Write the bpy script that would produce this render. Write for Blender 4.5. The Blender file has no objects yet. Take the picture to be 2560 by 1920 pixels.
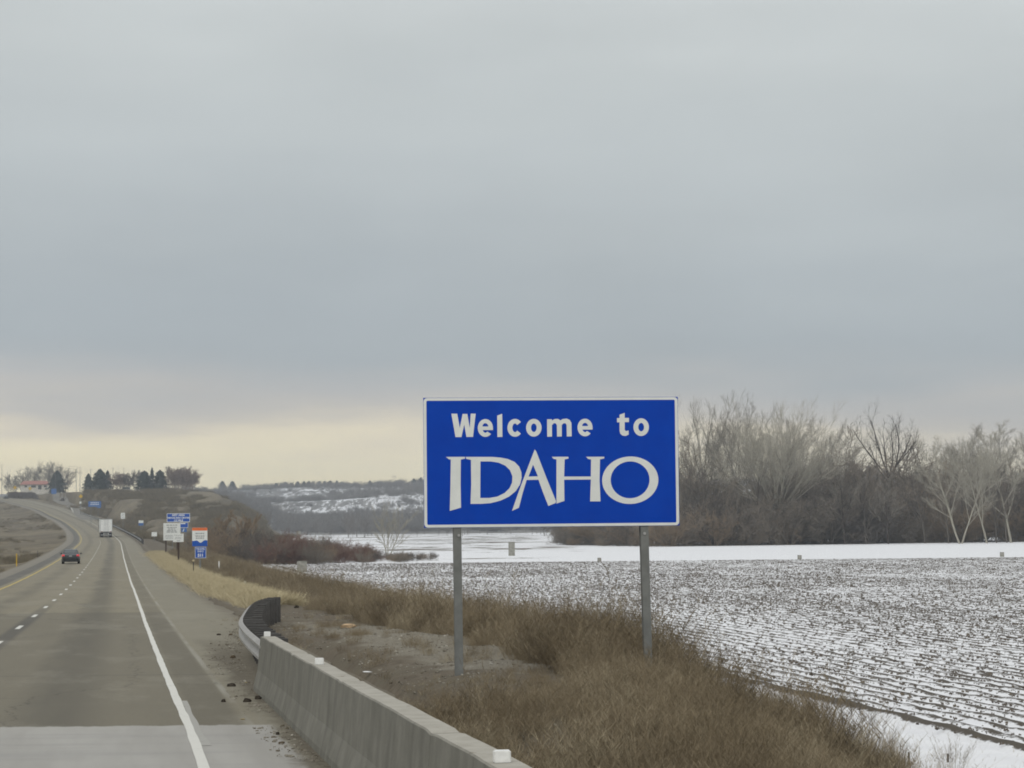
import bpy, bmesh, math, random
import numpy as np
from mathutils import Vector, Matrix, noise as mnoise

# ------------------------------------------------------------------ camera
F_PX, CX, CY = 5800.0, 1280.0, 960.0
CAMZ = 2.04
PITCH = math.atan((1310.0 - 960.0) / F_PX)
ROLL = 0.0096
scene = bpy.context.scene
COL = scene.collection
_F = Vector((0, math.cos(PITCH), math.sin(PITCH)))
_U0 = Vector((0, -math.sin(PITCH), math.cos(PITCH)))
_R0 = Vector((1, 0, 0))
_R = _R0 * math.cos(ROLL) - _U0 * math.sin(ROLL)
_U = _U0 * math.cos(ROLL) + _R0 * math.sin(ROLL)
cam = bpy.data.cameras.new('camera')
cam.sensor_width = 36.0
cam.lens = 36.0 * F_PX / 2560.0
cam.clip_start = 0.5
cam.clip_end = 20000
camo = bpy.data.objects.new('camera', cam)
M = Matrix((( _R.x, _U.x, -_F.x, 0), (_R.y, _U.y, -_F.y, 0), (_R.z, _U.z, -_F.z, CAMZ), (0, 0, 0, 1)))
camo.matrix_world = M
COL.objects.link(camo)
scene.camera = camo


def at(px, py, d):
    """world point seen at photo pixel (px, py) at forward distance d"""
    v = _F + _R * ((px - CX) / F_PX) - _U * ((py - CY) / F_PX)
    v = v * (d / v.y)
    return Vector((v.x, v.y, v.z + CAMZ))


# ------------------------------------------------------------------ world, sun, exposure
def srgb(r, g, b):
    def f(c):
        c /= 255.0
        return c / 12.92 if c <= 0.04045 else ((c + 0.055) / 1.055) ** 2.4
    return (f(r), f(g), f(b), 1.0)


SUN_EL, SUN_AZ = math.radians(38), math.radians(200)   # azimuth clockwise from +Y: behind the camera
world = bpy.data.worlds.new('World')
scene.world = world
world.use_nodes = True
wn, wl = world.node_tree.nodes, world.node_tree.links
wn.clear()
w_out = wn.new('ShaderNodeOutputWorld')
w_bg = wn.new('ShaderNodeBackground')
w_tc = wn.new('ShaderNodeTexCoord')
w_sep = wn.new('ShaderNodeSeparateXYZ')
wl.new(w_tc.outputs['Generated'], w_sep.inputs[0])
# a tilted, slightly wavy overcast deck: elevation + tilt + long soft noise
w_map = wn.new('ShaderNodeMapping')
w_map.inputs['Scale'].default_value = (4.6, 4.6, 30.0)
w_map.inputs['Location'].default_value = (9.5, 3.3, 0.5)
wl.new(w_tc.outputs['Generated'], w_map.inputs[0])
w_n = wn.new('ShaderNodeTexNoise')
w_n.inputs['Scale'].default_value = 1.6
w_n.inputs['Detail'].default_value = 6
w_n.inputs['Roughness'].default_value = 0.5
wl.new(w_map.outputs[0], w_n.inputs['Vector'])


def wmath(op, a, b=None, c=None):
    n = wn.new('ShaderNodeMath')
    n.operation = op
    for i, v in enumerate((a, b, c)):
        if v is None:
            continue
        if isinstance(v, (int, float)):
            n.inputs[i].default_value = v
        else:
            wl.new(v, n.inputs[i])
    return n.outputs[0]


w_wob = wmath('MULTIPLY', wmath('SUBTRACT', w_n.outputs['Fac'], 0.5), 0.046)
w_tilt = wmath('MULTIPLY', w_sep.outputs['X'], 0.036)
w_el = wmath('ADD', wmath('ADD', w_sep.outputs['Z'], w_wob), w_tilt)
w_ramp = wn.new('ShaderNodeValToRGB')
w_ramp.color_ramp.interpolation = 'B_SPLINE'
SKY = [(0.0, (255, 236, 190)), (0.014, (255, 246, 202)), (0.025, (255, 248, 208)), (0.035, (230, 222, 198)),
       (0.045, (197, 194, 189)), (0.058, (192, 192, 191)), (0.072, (172, 180, 185)), (0.088, (173, 181, 186)),
       (0.122, (184, 191, 194)), (0.173, (195, 201, 202)), (0.225, (202, 207, 206))]
cr = w_ramp.color_ramp
while len(cr.elements) < len(SKY) + 2:
    cr.elements.new(0.5)
for e, (p, c) in zip(cr.elements, SKY):
    e.position = p
    e.color = srgb(*c)
for e, c in zip(cr.elements, ((1.0, .85, .54), (1.0, .885, .585), (1.0, .90, .63), (.84, .75, .58))):   # bright gap under the cloud deck
    e.color = (*c, 1.0)
cr.elements[-2].position = 0.5
cr.elements[-2].color = (0.84, 0.88, 0.90, 1)
cr.elements[-1].position = 1.0
cr.elements[-1].color = (1.0, 1.0, 1.0, 1)
wl.new(w_el, w_ramp.inputs[0])
# soft mottling of the cloud base
w_map2 = wn.new('ShaderNodeMapping')
w_map2.inputs['Scale'].default_value = (2.0, 2.0, 4.5)
wl.new(w_tc.outputs['Generated'], w_map2.inputs[0])
w_n2 = wn.new('ShaderNodeTexNoise')
w_n2.inputs['Scale'].default_value = 3.0
w_n2.inputs['Detail'].default_value = 4
w_n2.inputs['Roughness'].default_value = 0.45
wl.new(w_map2.outputs[0], w_n2.inputs['Vector'])
w_gain = wmath('ADD', wmath('MULTIPLY', w_n2.outputs['Fac'], 0.26), 0.87)
w_mul = wn.new('ShaderNodeVectorMath')
w_mul.operation = 'SCALE'
wl.new(w_ramp.outputs[0], w_mul.inputs[0])
wl.new(w_gain, w_mul.inputs['Scale'])
w_sky = wn.new('ShaderNodeTexSky')
w_sky.sky_type = 'NISHITA'
w_sky.sun_disc = False
w_sky.sun_elevation = SUN_EL
w_sky.sun_rotation = SUN_AZ
w_ss = wn.new('ShaderNodeVectorMath')
w_ss.operation = 'SCALE'
wl.new(w_sky.outputs[0], w_ss.inputs[0])
w_ss.inputs['Scale'].default_value = 0.08
w_mix = wn.new('ShaderNodeMix')
w_mix.data_type = 'RGBA'
w_mix.inputs['Factor'].default_value = 0.95     # nearly closed cloud cover over the clear sky
wl.new(w_ss.outputs[0], w_mix.inputs['A'])
wl.new(w_mul.outputs[0], w_mix.inputs['B'])
wl.new(w_mix.outputs['Result'], w_bg.inputs['Color'])
w_bg.inputs['Strength'].default_value = 1.0
wl.new(w_bg.outputs[0], w_out.inputs[0])

sun = bpy.data.lights.new('sun', 'SUN')
sun.energy = 1.0
sun.angle = math.radians(25)
sun.color = (1.0, 0.97, 0.92)
suno = bpy.data.objects.new('sun', sun)
sdir = Vector((math.sin(SUN_AZ) * math.cos(SUN_EL), math.cos(SUN_AZ) * math.cos(SUN_EL), math.sin(SUN_EL)))
suno.rotation_euler = sdir.to_track_quat('Z', 'Y').to_euler()
suno.location = (0, -20, 40)
COL.objects.link(suno)

scene.view_settings.view_transform = 'Standard'
scene.view_settings.look = 'None'
scene.view_settings.exposure = 0.0
scene.view_settings.gamma = 1.0
scene.render.engine = 'CYCLES'
scene.cycles.max_bounces = 5
scene.cycles.diffuse_bounces = 3
scene.cycles.volume_bounces = 0
scene.cycles.filter_width = 1.8
scene.cycles.use_denoising = True
scene.cycles.denoiser = 'OPENIMAGEDENOISE'
scene.cycles.denoising_input_passes = 'RGB_ALBEDO_NORMAL'
scene.cycles.denoising_prefilter = 'ACCURATE'
rnd = random.Random(7)
NR = np.random.default_rng(11)


# ------------------------------------------------------------------ numeric helpers
def sstep(a, b, x):
    t = np.clip((np.asarray(x, float) - a) / (b - a), 0, 1)
    return t * t * (3 - 2 * t)


_perm = np.random.default_rng(3).random((256, 256))


def vnoise(x, y, s=1.0, o=0):
    x = np.asarray(x, float) / s + o * 17.3
    y = np.asarray(y, float) / s + o * 31.7
    xi, yi = np.floor(x).astype(int), np.floor(y).astype(int)
    fx, fy = x - xi, y - yi
    fx = fx * fx * (3 - 2 * fx)
    fy = fy * fy * (3 - 2 * fy)
    g = lambda i, j: _perm[i % 256, j % 256]
    return (g(xi, yi) * (1 - fx) + g(xi + 1, yi) * fx) * (1 - fy) + (g(xi, yi + 1) * (1 - fx) + g(xi + 1, yi + 1) * fx) * fy


def smooth_table(t, sigma, lo=-100, hi=5000, step=2.0):
    xs = np.arange(lo, hi, step)
    d, v = zip(*t)
    y = np.interp(xs, d, v)
    # linear extrapolation at both ends
    y = np.where(xs < d[0], v[0] + (xs - d[0]) * (v[1] - v[0]) / (d[1] - d[0]), y)
    y = np.where(xs > d[-1], v[-1] + (xs - d[-1]) * (v[-1] - v[-2]) / (d[-1] - d[-2]), y)
    k = np.exp(-0.5 * (np.arange(-3 * sigma, 3 * sigma + step, step) / sigma) ** 2)
    k /= k.sum()
    n = len(k) // 2
    yp = np.concatenate([y[0] - (np.arange(n, 0, -1)) * (y[1] - y[0]), y, y[-1] + np.arange(1, n + 1) * (y[-1] - y[-2])])
    return xs, np.convolve(yp, k, 'valid')[:len(xs)]


XW_T = [(0, 0.83), (126, -20.57), (264, -44.2), (430, -72.6), (504, -86.2), (600, -105.0), (720, -131.0), (880, -172.0),
        (1020, -217.5), (1200, -290), (1500, -430), (3000, -1150)]
ZR_T = [(0, 0), (50, -.63), (100, -1.17), (126, -1.34), (180, -1.55), (264, -1.57), (350, -1.22), (430, -.70), (504, -.06),
        (600, 1.2), (700, 3.4), (800, 6.4), (900, 10.2), (1000, 14.4), (1100, 17.4), (1200, 19), (1500, 21), (3000, 24)]
_xx, _xw = smooth_table(XW_T, 22)
_zx, _zr = smooth_table(ZR_T, 22)
_hd = np.gradient(_xw, _xx)
Xw = lambda v: np.interp(v, _xx, _xw)
Zr = lambda v: np.interp(v, _zx, _zr)
Hd = lambda v: np.interp(v, _xx, _hd)
Kx = lambda v: np.sqrt(1 + Hd(v) ** 2)
ZF = -2.46          # level of the snowy field


def ground(x, y):
    x = np.asarray(x, float)
    y = np.asarray(y, float)
    zr = Zr(y)
    u = (x - Xw(y)) / Kx(y)
    # right: bench, then bank down to the field
    bench = zr + 0.32 * (1 - sstep(42, 66, y)) * sstep(2.6, 4.0, u) * (1 - sstep(6.5, 9, u))
    fld = np.interp(y, [0, 400, 900, 1250], [ZF, ZF, ZF - .6, ZF - .8])
    bank_w = np.interp(y, [20, 50, 75, 200, 400], [5.6, 5.6, 6.4, 6.0, 6.0])
    bank_0 = np.interp(y, [8, 14, 20, 26, 33, 50, 75], [1.9, 2.5, 3.6, 4.7, 5.5, 5.6, 6.4])
    right = bench + (fld - bench) * sstep(0, 1, (u - bank_0) / bank_w)
    lump = (vnoise(x, y, 1.7, 1) - .5) * .22 + (vnoise(x, y, .6, 2) - .5) * .08
    right = right + lump * sstep(3.2, 5, u) * (1 - sstep(11, 13.5, u))
    # rest-area hill, right of the road far off
    xfoot = np.interp(y, [540, 600, 900, 1300], [-62, -68, -90, -140])
    w = xfoot - x
    h_right = np.interp(w, [-8, 0, 3.6, 8, 15.5, 23, 30.6, 50], [-2.7, -2, 1.1, 5.7, 10.5, 14, 16.4, 17.8])
    h_front = np.interp(y, [540, 600, 680, 760, 840, 910, 970, 1100], [-2.8, -1.6, 2.8, 7.8, 12.6, 15.6, 17.2, 18.2])
    hill = np.minimum(h_right, h_front) + (vnoise(x, y, 14, 5) - .5) * 1.6 * sstep(0, 12, w) * (1 - sstep(900, 960, y))
    th = sstep(440, 620, y) * sstep(4, 18, u)
    right = np.where(hill > right, right + (hill - right) * th, right)
    # far valley side behind everything
    far = np.interp(y, [1250, 1400, 1600, 1800, 2000, 2300, 4500], [-3.3, 2, 12, 25, 36, 33, 28])
    far = far + (vnoise(x, y, 90, 6) - .5) * 8 * sstep(1350, 1600, y) + (x * .004) * sstep(1300, 2000, y)
    right = np.where(y > 1250, np.maximum(right, far), right)
    # left: shallow ditch, grassy median rising a little
    ul = -u
    left = zr - 0.35 * sstep(9.4, 12.5, ul) + 0.55 * sstep(14, 40, ul) + (vnoise(x, y, 18, 8) - .5) * 1.2 * sstep(12, 26, ul)
    left = left + (vnoise(x, y, 3, 9) - .5) * .3 * sstep(10, 14, ul)
    left = np.where(y > 1400, np.maximum(left, far * .55), left)
    z = np.where(u > 0, right, left)
    # pavement corridor sits 6 cm under the road sheet
    inside = (u > -8.9) & (u < 3.15)
    return np.where(inside, zr - 0.06, z)


def P(u, v, dz=0.0):
    """point in road coordinates: u metres right of the white edge line, v metres ahead"""
    x = float(Xw(v) + u * Kx(v))
    return Vector((x, v, float(ground(x, v)) + dz))


def PR(u, v, dz=0.0):
    return Vector((float(Xw(v) + u * Kx(v)), v, float(Zr(v)) + dz))


def G(x, y, dz=0.0):
    return Vector((x, y, float(ground(x, y)) + dz))


def head(v):
    return math.atan2(-float(Hd(v)), 1.0)


# ------------------------------------------------------------------ object helpers
def tag(o, label=None, cat=None, group=None, kind=None):
    if label:
        o['label'] = label
    if cat:
        o['category'] = cat
    if group:
        o['group'] = group
    if kind:
        o['kind'] = kind
    return o


def thing(name, label, cat, loc=(0, 0, 0), rz=0.0, group=None, sc=1.0):
    o = bpy.data.objects.new(name, None)
    o.empty_display_size = 0.3
    COL.objects.link(o)
    o.location = loc
    o.rotation_euler = (0, 0, rz)
    o.scale = (sc, sc, sc)
    return tag(o, label, cat, group)


def mesh_obj(name, me, mat=None, parent=None, loc=None):
    o = bpy.data.objects.new(name, me)
    COL.objects.link(o)
    if mat is not None:
        mats = mat if isinstance(mat, (list, tuple)) else [mat]
        if len(me.materials) == 0:
            for m in mats:
                me.materials.append(m)
    if parent is not None:
        o.parent = parent
    if loc is not None:
        o.location = loc
    return o


def pyobj(name, verts, faces, mat=None, parent=None, loc=None, smooth=False):
    me = bpy.data.meshes.new(name)
    me.from_pydata([tuple(v) for v in verts], [], faces)
    me.update()
    if smooth:
        me.polygons.foreach_set('use_smooth', [True] * len(me.polygons))
    return mesh_obj(name, me, mat, parent, loc)


def np_mesh(name, V, Fc):
    """V (n,3) float, Fc (m,3|4) int"""
    V = np.asarray(V, np.float32)
    Fc = np.asarray(Fc, np.int32)
    me = bpy.data.meshes.new(name)
    me.vertices.add(len(V))
    me.vertices.foreach_set('co', V.ravel())
    k = Fc.shape[1]
    me.loops.add(Fc.size)
    me.loops.foreach_set('vertex_index', Fc.ravel())
    me.polygons.add(len(Fc))
    me.polygons.foreach_set('loop_start', np.arange(0, Fc.size, k, dtype=np.int32))
    me.update(calc_edges=True)
    me.validate()
    return me


def attr(me, name, vals):
    a = me.attributes.new(name, 'FLOAT', 'POINT')
    a.data.foreach_set('value', np.asarray(vals, np.float32).ravel())


class MB:
    """collects boxes, prisms and tubes into one mesh"""

    def __init__(s):
        s.v, s.f = [], []

    def poly(s, vs, fs):
        n = len(s.v)
        s.v += [tuple(v) for v in vs]
        s.f += [tuple(i + n for i in f) for f in fs]
        return s

    def box(s, c, d, rz=0.0):
        cx, cy, cz = c
        a, b, h = d[0] / 2, d[1] / 2, d[2] / 2
        vs = []
        ca, sa = math.cos(rz), math.sin(rz)
        for z in (-h, h):
            for x, y in ((-a, -b), (a, -b), (a, b), (-a, b)):
                vs.append((cx + x * ca - y * sa, cy + x * sa + y * ca, cz + z))
        return s.poly(vs, [(0, 3, 2, 1), (4, 5, 6, 7), (0, 1, 5, 4), (1, 2, 6, 5), (2, 3, 7, 6), (3, 0, 4, 7)])

    def tube(s, p0, p1, r0, r1=None, n=8, cap=True):
        r1 = r0 if r1 is None else r1
        p0, p1 = Vector(p0), Vector(p1)
        d = (p1 - p0).normalized()
        a = d.orthogonal().normalized()
        b = d.cross(a)
        vs = []
        for p, r in ((p0, r0), (p1, r1)):
            for i in range(n):
                t = 2 * math.pi * i / n
                vs.append(p + a * (math.cos(t) * r) + b * (math.sin(t) * r))
        fs = [(i, (i + 1) % n, n + (i + 1) % n, n + i) for i in range(n)]
        if cap:
            fs += [tuple(range(n - 1, -1, -1)), tuple(range(n, 2 * n))]
        return s.poly(vs, fs)

    def extrude(s, prof, y0, y1):
        """profile list of (x, z), extruded along y"""
        n = len(prof)
        vs = [(x, y0, z) for x, z in prof] + [(x, y1, z) for x, z in prof]
        fs = [(i, (i + 1) % n, n + (i + 1) % n, n + i) for i in range(n)]
        fs += [tuple(range(n - 1, -1, -1)), tuple(range(n, 2 * n))]
        return s.poly(vs, fs)

    def build(s, name, mat, parent=None, loc=None, bevel=0.0, smooth=False):
        o = pyobj(name, s.v, s.f, mat, parent, loc, smooth)
        bm = bmesh.new()
        bm.from_mesh(o.data)
        bmesh.ops.recalc_face_normals(bm, faces=bm.faces)
        if bevel:
            bmesh.ops.bevel(bm, geom=list(bm.edges), offset=bevel, segments=2, affect='EDGES', clamp_overlap=True)
        bm.to_mesh(o.data)
        bm.free()
        return o


def copy_tree(o, parent=None):
    c = o.copy()
    COL.objects.link(c)
    c.parent = parent
    for ch in list(o.children):
        if ch.parent == o:
            copy_tree(ch, c)
    return c


# ------------------------------------------------------------------ materials
class NT:
    def __init__(s, name):
        s.m = bpy.data.materials.new(name)
        s.m.use_nodes = True
        s.t = s.m.node_tree
        s.n, s.l = s.t.nodes, s.t.links
        s.n.clear()
        s.out = s.n.new('ShaderNodeOutputMaterial')
        s.b = s.n.new('ShaderNodeBsdfPrincipled')
        s.l.new(s.b.outputs[0], s.out.inputs[0])
        s.b.inputs['Roughness'].default_value = 0.85
        s.b.inputs['Specular IOR Level'].default_value = 0.25
        s._pos = None

    def pos(s):
        if s._pos is None:
            s._pos = s.n.new('ShaderNodeNewGeometry').outputs['Position']
        return s._pos

    def obj(s):
        return s.n.new('ShaderNodeTexCoord').outputs['Object']

    def sc(s, vec, x, y, z):
        m = s.n.new('ShaderNodeMapping')
        m.inputs['Scale'].default_value = (x, y, z)
        s.l.new(vec, m.inputs[0])
        return m.outputs[0]

    def noise(s, vec, scale, detail=4, rough=.55):
        n = s.n.new('ShaderNodeTexNoise')
        n.inputs['Scale'].default_value = scale
        n.inputs['Detail'].default_value = detail
        n.inputs['Roughness'].default_value = rough
        if vec is not None:
            s.l.new(vec, n.inputs['Vector'])
        return n.outputs['Fac']

    def at(s, name):
        a = s.n.new('ShaderNodeAttribute')
        a.attribute_name = name
        return a.outputs['Fac']

    def math(s, op, a, b=None, c=None, clamp=False):
        n = s.n.new('ShaderNodeMath')
        n.operation = op
        n.use_clamp = clamp
        for i, v in enumerate((a, b, c)):
            if v is None:
                continue
            if isinstance(v, (int, float)):
                n.inputs[i].default_value = v
            else:
                s.l.new(v, n.inputs[i])
        return n.outputs[0]

    def ss(s, a, b, x):
        n = s.n.new('ShaderNodeMapRange')
        n.interpolation_type = 'SMOOTHSTEP'
        n.inputs['From Min'].default_value = a
        n.inputs['From Max'].default_value = b
        s.l.new(x, n.inputs['Value'])
        return n.outputs[0]

    def mix(s, f, a, b):
        n = s.n.new('ShaderNodeMix')
        n.data_type = 'RGBA'
        for k, v in (('Factor', f), ('A', a), ('B', b)):
            if isinstance(v, (int, float)):
                n.inputs[k].default_value = v
            elif isinstance(v, tuple):
                n.inputs[k].default_value = v if len(v) == 4 else (*v, 1)
            else:
                s.l.new(v, n.inputs[k])
        return n.outputs['Result']

    def col(s, c):
        if isinstance(c, tuple):
            s.b.inputs['Base Color'].default_value = c if len(c) == 4 else (*c, 1)
        else:
            s.l.new(c, s.b.inputs['Base Color'])
        return s

    def bump(s, h, strength=.4, dist=.02):
        n = s.n.new('ShaderNodeBump')
        n.inputs['Strength'].default_value = strength
        n.inputs['Distance'].default_value = dist
        s.l.new(h, n.inputs['Height'])
        s.l.new(n.outputs[0], s.b.inputs['Normal'])
        return s

    def rough(s, r, spec=.25, metal=0.0):
        s.b.inputs['Roughness'].default_value = r
        s.b.inputs['Specular IOR Level'].default_value = spec
        s.b.inputs['Metallic'].default_value = metal
        return s


def simple(name, c1, c2=None, scale=6.0, rough=.8, spec=.25, metal=0.0, bump=0.0, world=False, rndm=0.0):
    t = NT(name)
    c2 = c2 or tuple(x * .78 for x in c1)
    vec = t.pos() if world else t.obj()
    f = t.noise(vec, scale, 5)
    f2 = t.ss(.3, .7, f)
    if rndm:
        oi = t.n.new('ShaderNodeObjectInfo').outputs['Random']
        f2 = t.math('ADD', t.math('MULTIPLY', f2, 1 - rndm), t.math('MULTIPLY', oi, rndm))
    t.col(t.mix(f2, c1, c2)).rough(rough, spec, metal)
    if bump:
        t.bump(f, bump, .01)
    return t.m


def m_ground():
    t = NT('ground_soil_snow')
    p = t.pos()
    n1, n2, n3 = t.noise(p, .9, 6, .6), t.noise(p, 6.0, 5, .65), t.noise(p, 38.0, 3, .6)
    nb = t.noise(t.sc(p, 1, .08, .6), .07, 5, .6)
    soil = t.mix(t.ss(.3, .7, n2), (.085, .068, .048), (.15, .125, .09))
    soil = t.mix(t.ss(.35, .75, n1), soil, (.12, .105, .075))
    # gravel patch
    grav = t.mix(t.ss(.35, .65, n3), (.14, .125, .095), (.245, .222, .175))
    grav = t.mix(t.math('MULTIPLY', t.ss(.5, .68, n2), .5), grav, (.10, .085, .06))
    fg = t.ss(.38, .62, t.math('ADD', t.at('gravel'), t.math('MULTIPLY', t.math('SUBTRACT', n1, .5), .9)))
    c = t.mix(fg, soil, grav)
    # winter grass on hill and median
    nh = t.noise(t.sc(p, 1, .06, .6), .13, 8, .72)
    nh2 = t.noise(t.sc(p, 1, .05, .6), .6, 6, .72)
    gr = t.mix(t.ss(.38, .62, nh), (.105, .086, .056), (.185, .155, .102))
    gr = t.mix(t.math('MULTIPLY', t.ss(.45, .7, nh2), .55), gr, (.080, .067, .045))
    gr = t.mix(t.math('MULTIPLY', t.ss(.56, .70, nb), .4), gr, (.22, .19, .135))
    fh = t.ss(.3, .7, t.math('ADD', t.at('hill'), t.math('MULTIPLY', t.math('SUBTRACT', n1, .5), .5)))
    c = t.mix(fh, c, gr)
    # pale verge gravel beside the pavement
    vg = t.mix(t.ss(.3, .7, n2), (.17, .155, .125), (.25, .23, .19))
    c = t.mix(t.ss(.35, .65, t.math('ADD', t.at('verge'), t.math('MULTIPLY', t.math('SUBTRACT', n1, .5), .6))), c, vg)
    # far scrubby slope
    nf = t.noise(t.sc(p, 1, .1, .3), .06, 8, .78)
    fs = t.mix(t.ss(.35, .65, nf), (.10, .098, .095), (.21, .20, .185))
    c = t.mix(t.at('far'), c, fs)
    # snow
    ns = t.noise(t.sc(p, 1, .35, 1), .11, 6, .6)
    nd = t.noise(p, 1.6, 5, .7)
    nfs = t.noise(t.sc(p, 1, .14, .3), .30, 5, .75)
    sn = t.math('ADD', t.at('snow'), t.math('ADD', t.math('MULTIPLY', t.math('SUBTRACT', ns, .5), 1.1), t.math('MULTIPLY', t.math('SUBTRACT', nd, .5), .7)))
    sn = t.math('ADD', sn, t.math('MULTIPLY', t.math('MULTIPLY', t.math('SUBTRACT', nfs, .5), 2.4), t.at('far')))
    snow = t.mix(t.ss(.3, .7, n1), (.70, .705, .72), (.77, .775, .785))
    c = t.mix(t.ss(.46, .58, sn), c, snow)
    t.col(c).rough(.92, .15)
    t.bump(t.math('ADD', n2, t.math('MULTIPLY', n3, .5)), .5, .04)
    return t.m


def m_field():
    t = NT('furrowed_snow_field')
    p = t.pos()
    u = t.at('ru')
    v = t.at('rv')
    cmb = t.n.new('ShaderNodeCombineXYZ')
    t.l.new(u, cmb.inputs[0])
    t.l.new(v, cmb.inputs[1])
    uv = cmb.outputs[0]
    ridge = t.at('ridge')
    n1 = t.noise(t.sc(uv, 3.4, .55, 1), 1.0, 6, .72)
    n2 = t.noise(t.sc(uv, 11, 3.5, 1), 1.0, 5, .72)
    n3 = t.noise(t.sc(uv, .10, .03, 1), 1.0, 4, .55)
    s = t.math('ADD', t.math('MULTIPLY', ridge, .30), t.math('ADD', t.math('MULTIPLY', n1, .9), t.math('MULTIPLY', n2, .75)))
    s = t.math('ADD', s, t.math('MULTIPLY', t.math('SUBTRACT', n3, .5), .30))
    s = t.math('ADD', s, t.math('MULTIPLY', t.at('edge'), .5))
    s = t.math('SUBTRACT', s, t.math('MULTIPLY', t.ss(70, 240, v), .13))
    soil = t.mix(n2, (.055, .047, .038), (.13, .115, .095))
    snow = t.mix(t.ss(.3, .7, n1), (.70, .705, .72), (.77, .775, .785))
    t.col(t.mix(t.ss(.88, 1.06, s), snow, soil)).rough(.92, .15)
    t.bump(n2, .5, .05)
    return t.m


def m_road():
    t = NT('worn_asphalt')
    p = t.pos()
    u, v = t.at('ru'), t.at('rv')
    cmb = t.n.new('ShaderNodeCombineXYZ')
    t.l.new(u, cmb.inputs[0])
    t.l.new(v, cmb.inputs[1])
    uv = cmb.outputs[0]
    n_f = t.noise(p, 55, 3, .7)
    n_m = t.noise(t.sc(uv, 1.2, .12, 1), 1.0, 6, .6)
    n_l = t.noise(t.sc(uv, 3.5, .03, 1), 1.0, 4, .6)
    n_x = t.noise(t.sc(uv, .25, 1.3, 1), 1.0, 4, .6)
    base = t.mix(t.ss(.3, .7, n_f), (.192, .170, .120), (.248, .222, .162))
    base = t.mix(t.math('MULTIPLY', t.ss(.45, .7, n_m), .35), base, (.155, .140, .105))
    base = t.mix(t.math('MULTIPLY', t.ss(.52, .72, n_x), .22), base, (.28, .258, .200))
    # newer, darker surfacing between the bridge slab and v = 83
    un = t.math('ADD', u, t.math('MULTIPLY', t.math('SUBTRACT', n_m, .5), .7))

    def band(lo, hi, soft, x=un):
        return t.math('MULTIPLY', t.ss(lo - soft, lo + soft, x), t.math('SUBTRACT', 1.0, t.ss(hi - soft, hi + soft, x)))
    vn = t.math('ADD', v, t.math('MULTIPLY', t.math('SUBTRACT', n_l, .5), .6))
    dark = band(20, 83, .25, vn)
    dark = t.math('MULTIPLY', dark, band(-7.0, .75, .15, u))
    base = t.mix(t.math('MULTIPLY', dark, .55), base, (.125, .114, .088))
    # oil strips down the lane centres, sealed joint on the lane line
    oil = t.math('ADD', band(-2.15, -1.15, .38), t.math('MULTIPLY', band(-5.9, -5.0, .4), .6))
    oil = t.math('MULTIPLY', oil, t.math('ADD', .35, t.math('MULTIPLY', n_m, .65)))
    base = t.mix(t.math('MULTIPLY', oil, .85), base, (.090, .083, .066))
    seal = t.math('MULTIPLY', band(-3.86, -3.42, .1, u), t.math('SUBTRACT', 1.0, t.ss(70, 110, v)))
    base = t.mix(t.math('MULTIPLY', seal, .7), base, (.075, .072, .065))
    # right of the edge line: dark strip, pale seam, lighter shoulder
    base = t.mix(t.math('MULTIPLY', band(.12, .66, .06, u), .45), base, (.115, .104, .078))
    base = t.mix(t.math('MULTIPLY', band(.70, .80, .03, u), t.ss(.35, .6, n_m)), base, (.28, .265, .22))
    sh = t.math('MULTIPLY', band(.85, 3.2, .1, u), .55)
    base = t.mix(sh, base, (.215, .200, .155))
    base = t.mix(t.math('MULTIPLY', band(-9.2, -7.75, .12, u), .8), base, (.095, .092, .085))
    # transverse joint
    base = t.mix(t.math('MULTIPLY', band(40.1, 40.4, .08, v), .35), base, (.09, .085, .07))
    vor = t.n.new('ShaderNodeTexVoronoi')
    vor.feature = 'DISTANCE_TO_EDGE'
    vor.inputs['Scale'].default_value = 1.0
    dis = t.n.new('ShaderNodeVectorMath')
    dis.operation = 'ADD'
    nzc = t.n.new('ShaderNodeTexNoise')
    nzc.inputs['Scale'].default_value = 1.6
    nzc.inputs['Detail'].default_value = 5
    t.l.new(uv, nzc.inputs['Vector'])
    t.l.new(t.sc(uv, .16, .045, 1), dis.inputs[0])
    dsc = t.n.new('ShaderNodeVectorMath')
    dsc.operation = 'SCALE'
    dsc.inputs['Scale'].default_value = .12
    t.l.new(nzc.outputs['Color'], dsc.inputs[0])
    t.l.new(dsc.outputs[0], dis.inputs[1])
    t.l.new(dis.outputs[0], vor.inputs['Vector'])
    crack = t.math('SUBTRACT', 1.0, t.ss(.0, .004, vor.outputs['Distance']))
    base = t.mix(t.math('MULTIPLY', crack, .55), base, (.05, .045, .038))
    pat = t.noise(t.sc(uv, .35, .10, 1), 1.0, 7, .7)
    base = t.mix(t.math('MULTIPLY', t.ss(.50, .62, pat), .22), base, (.30, .28, .225))
    base = t.mix(t.math('MULTIPLY', t.ss(.50, .60, t.noise(p, 16, 4, .7)), .22), base, (.10, .092, .072))
    # bridge slab concrete
    conc = t.mix(t.ss(.3, .7, n_m), (.30, .288, .262), (.36, .348, .32))
    conc = t.mix(t.math('MULTIPLY', t.ss(.45, .75, n_x), .5), conc, (.25, .245, .235))
    slab = t.math('MULTIPLY', t.math('SUBTRACT', 1.0, t.ss(28.15, 28.35, vn)), t.math('SUBTRACT', 1.0, t.ss(.95, 1.12, un)))
    base = t.mix(slab, base, conc)
    # dirt that has collected against the barrier
    dn = t.math('ADD', u, t.math('ADD', t.math('MULTIPLY', t.math('SUBTRACT', t.noise(t.sc(uv, 1.4, .5, 1), 1.0, 6, .65), .5), 1.3), 0))
    dirt = t.math('MULTIPLY', t.ss(.85, 1.2, dn), t.math('SUBTRACT', 1.0, t.ss(44, 62, v)))
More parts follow.
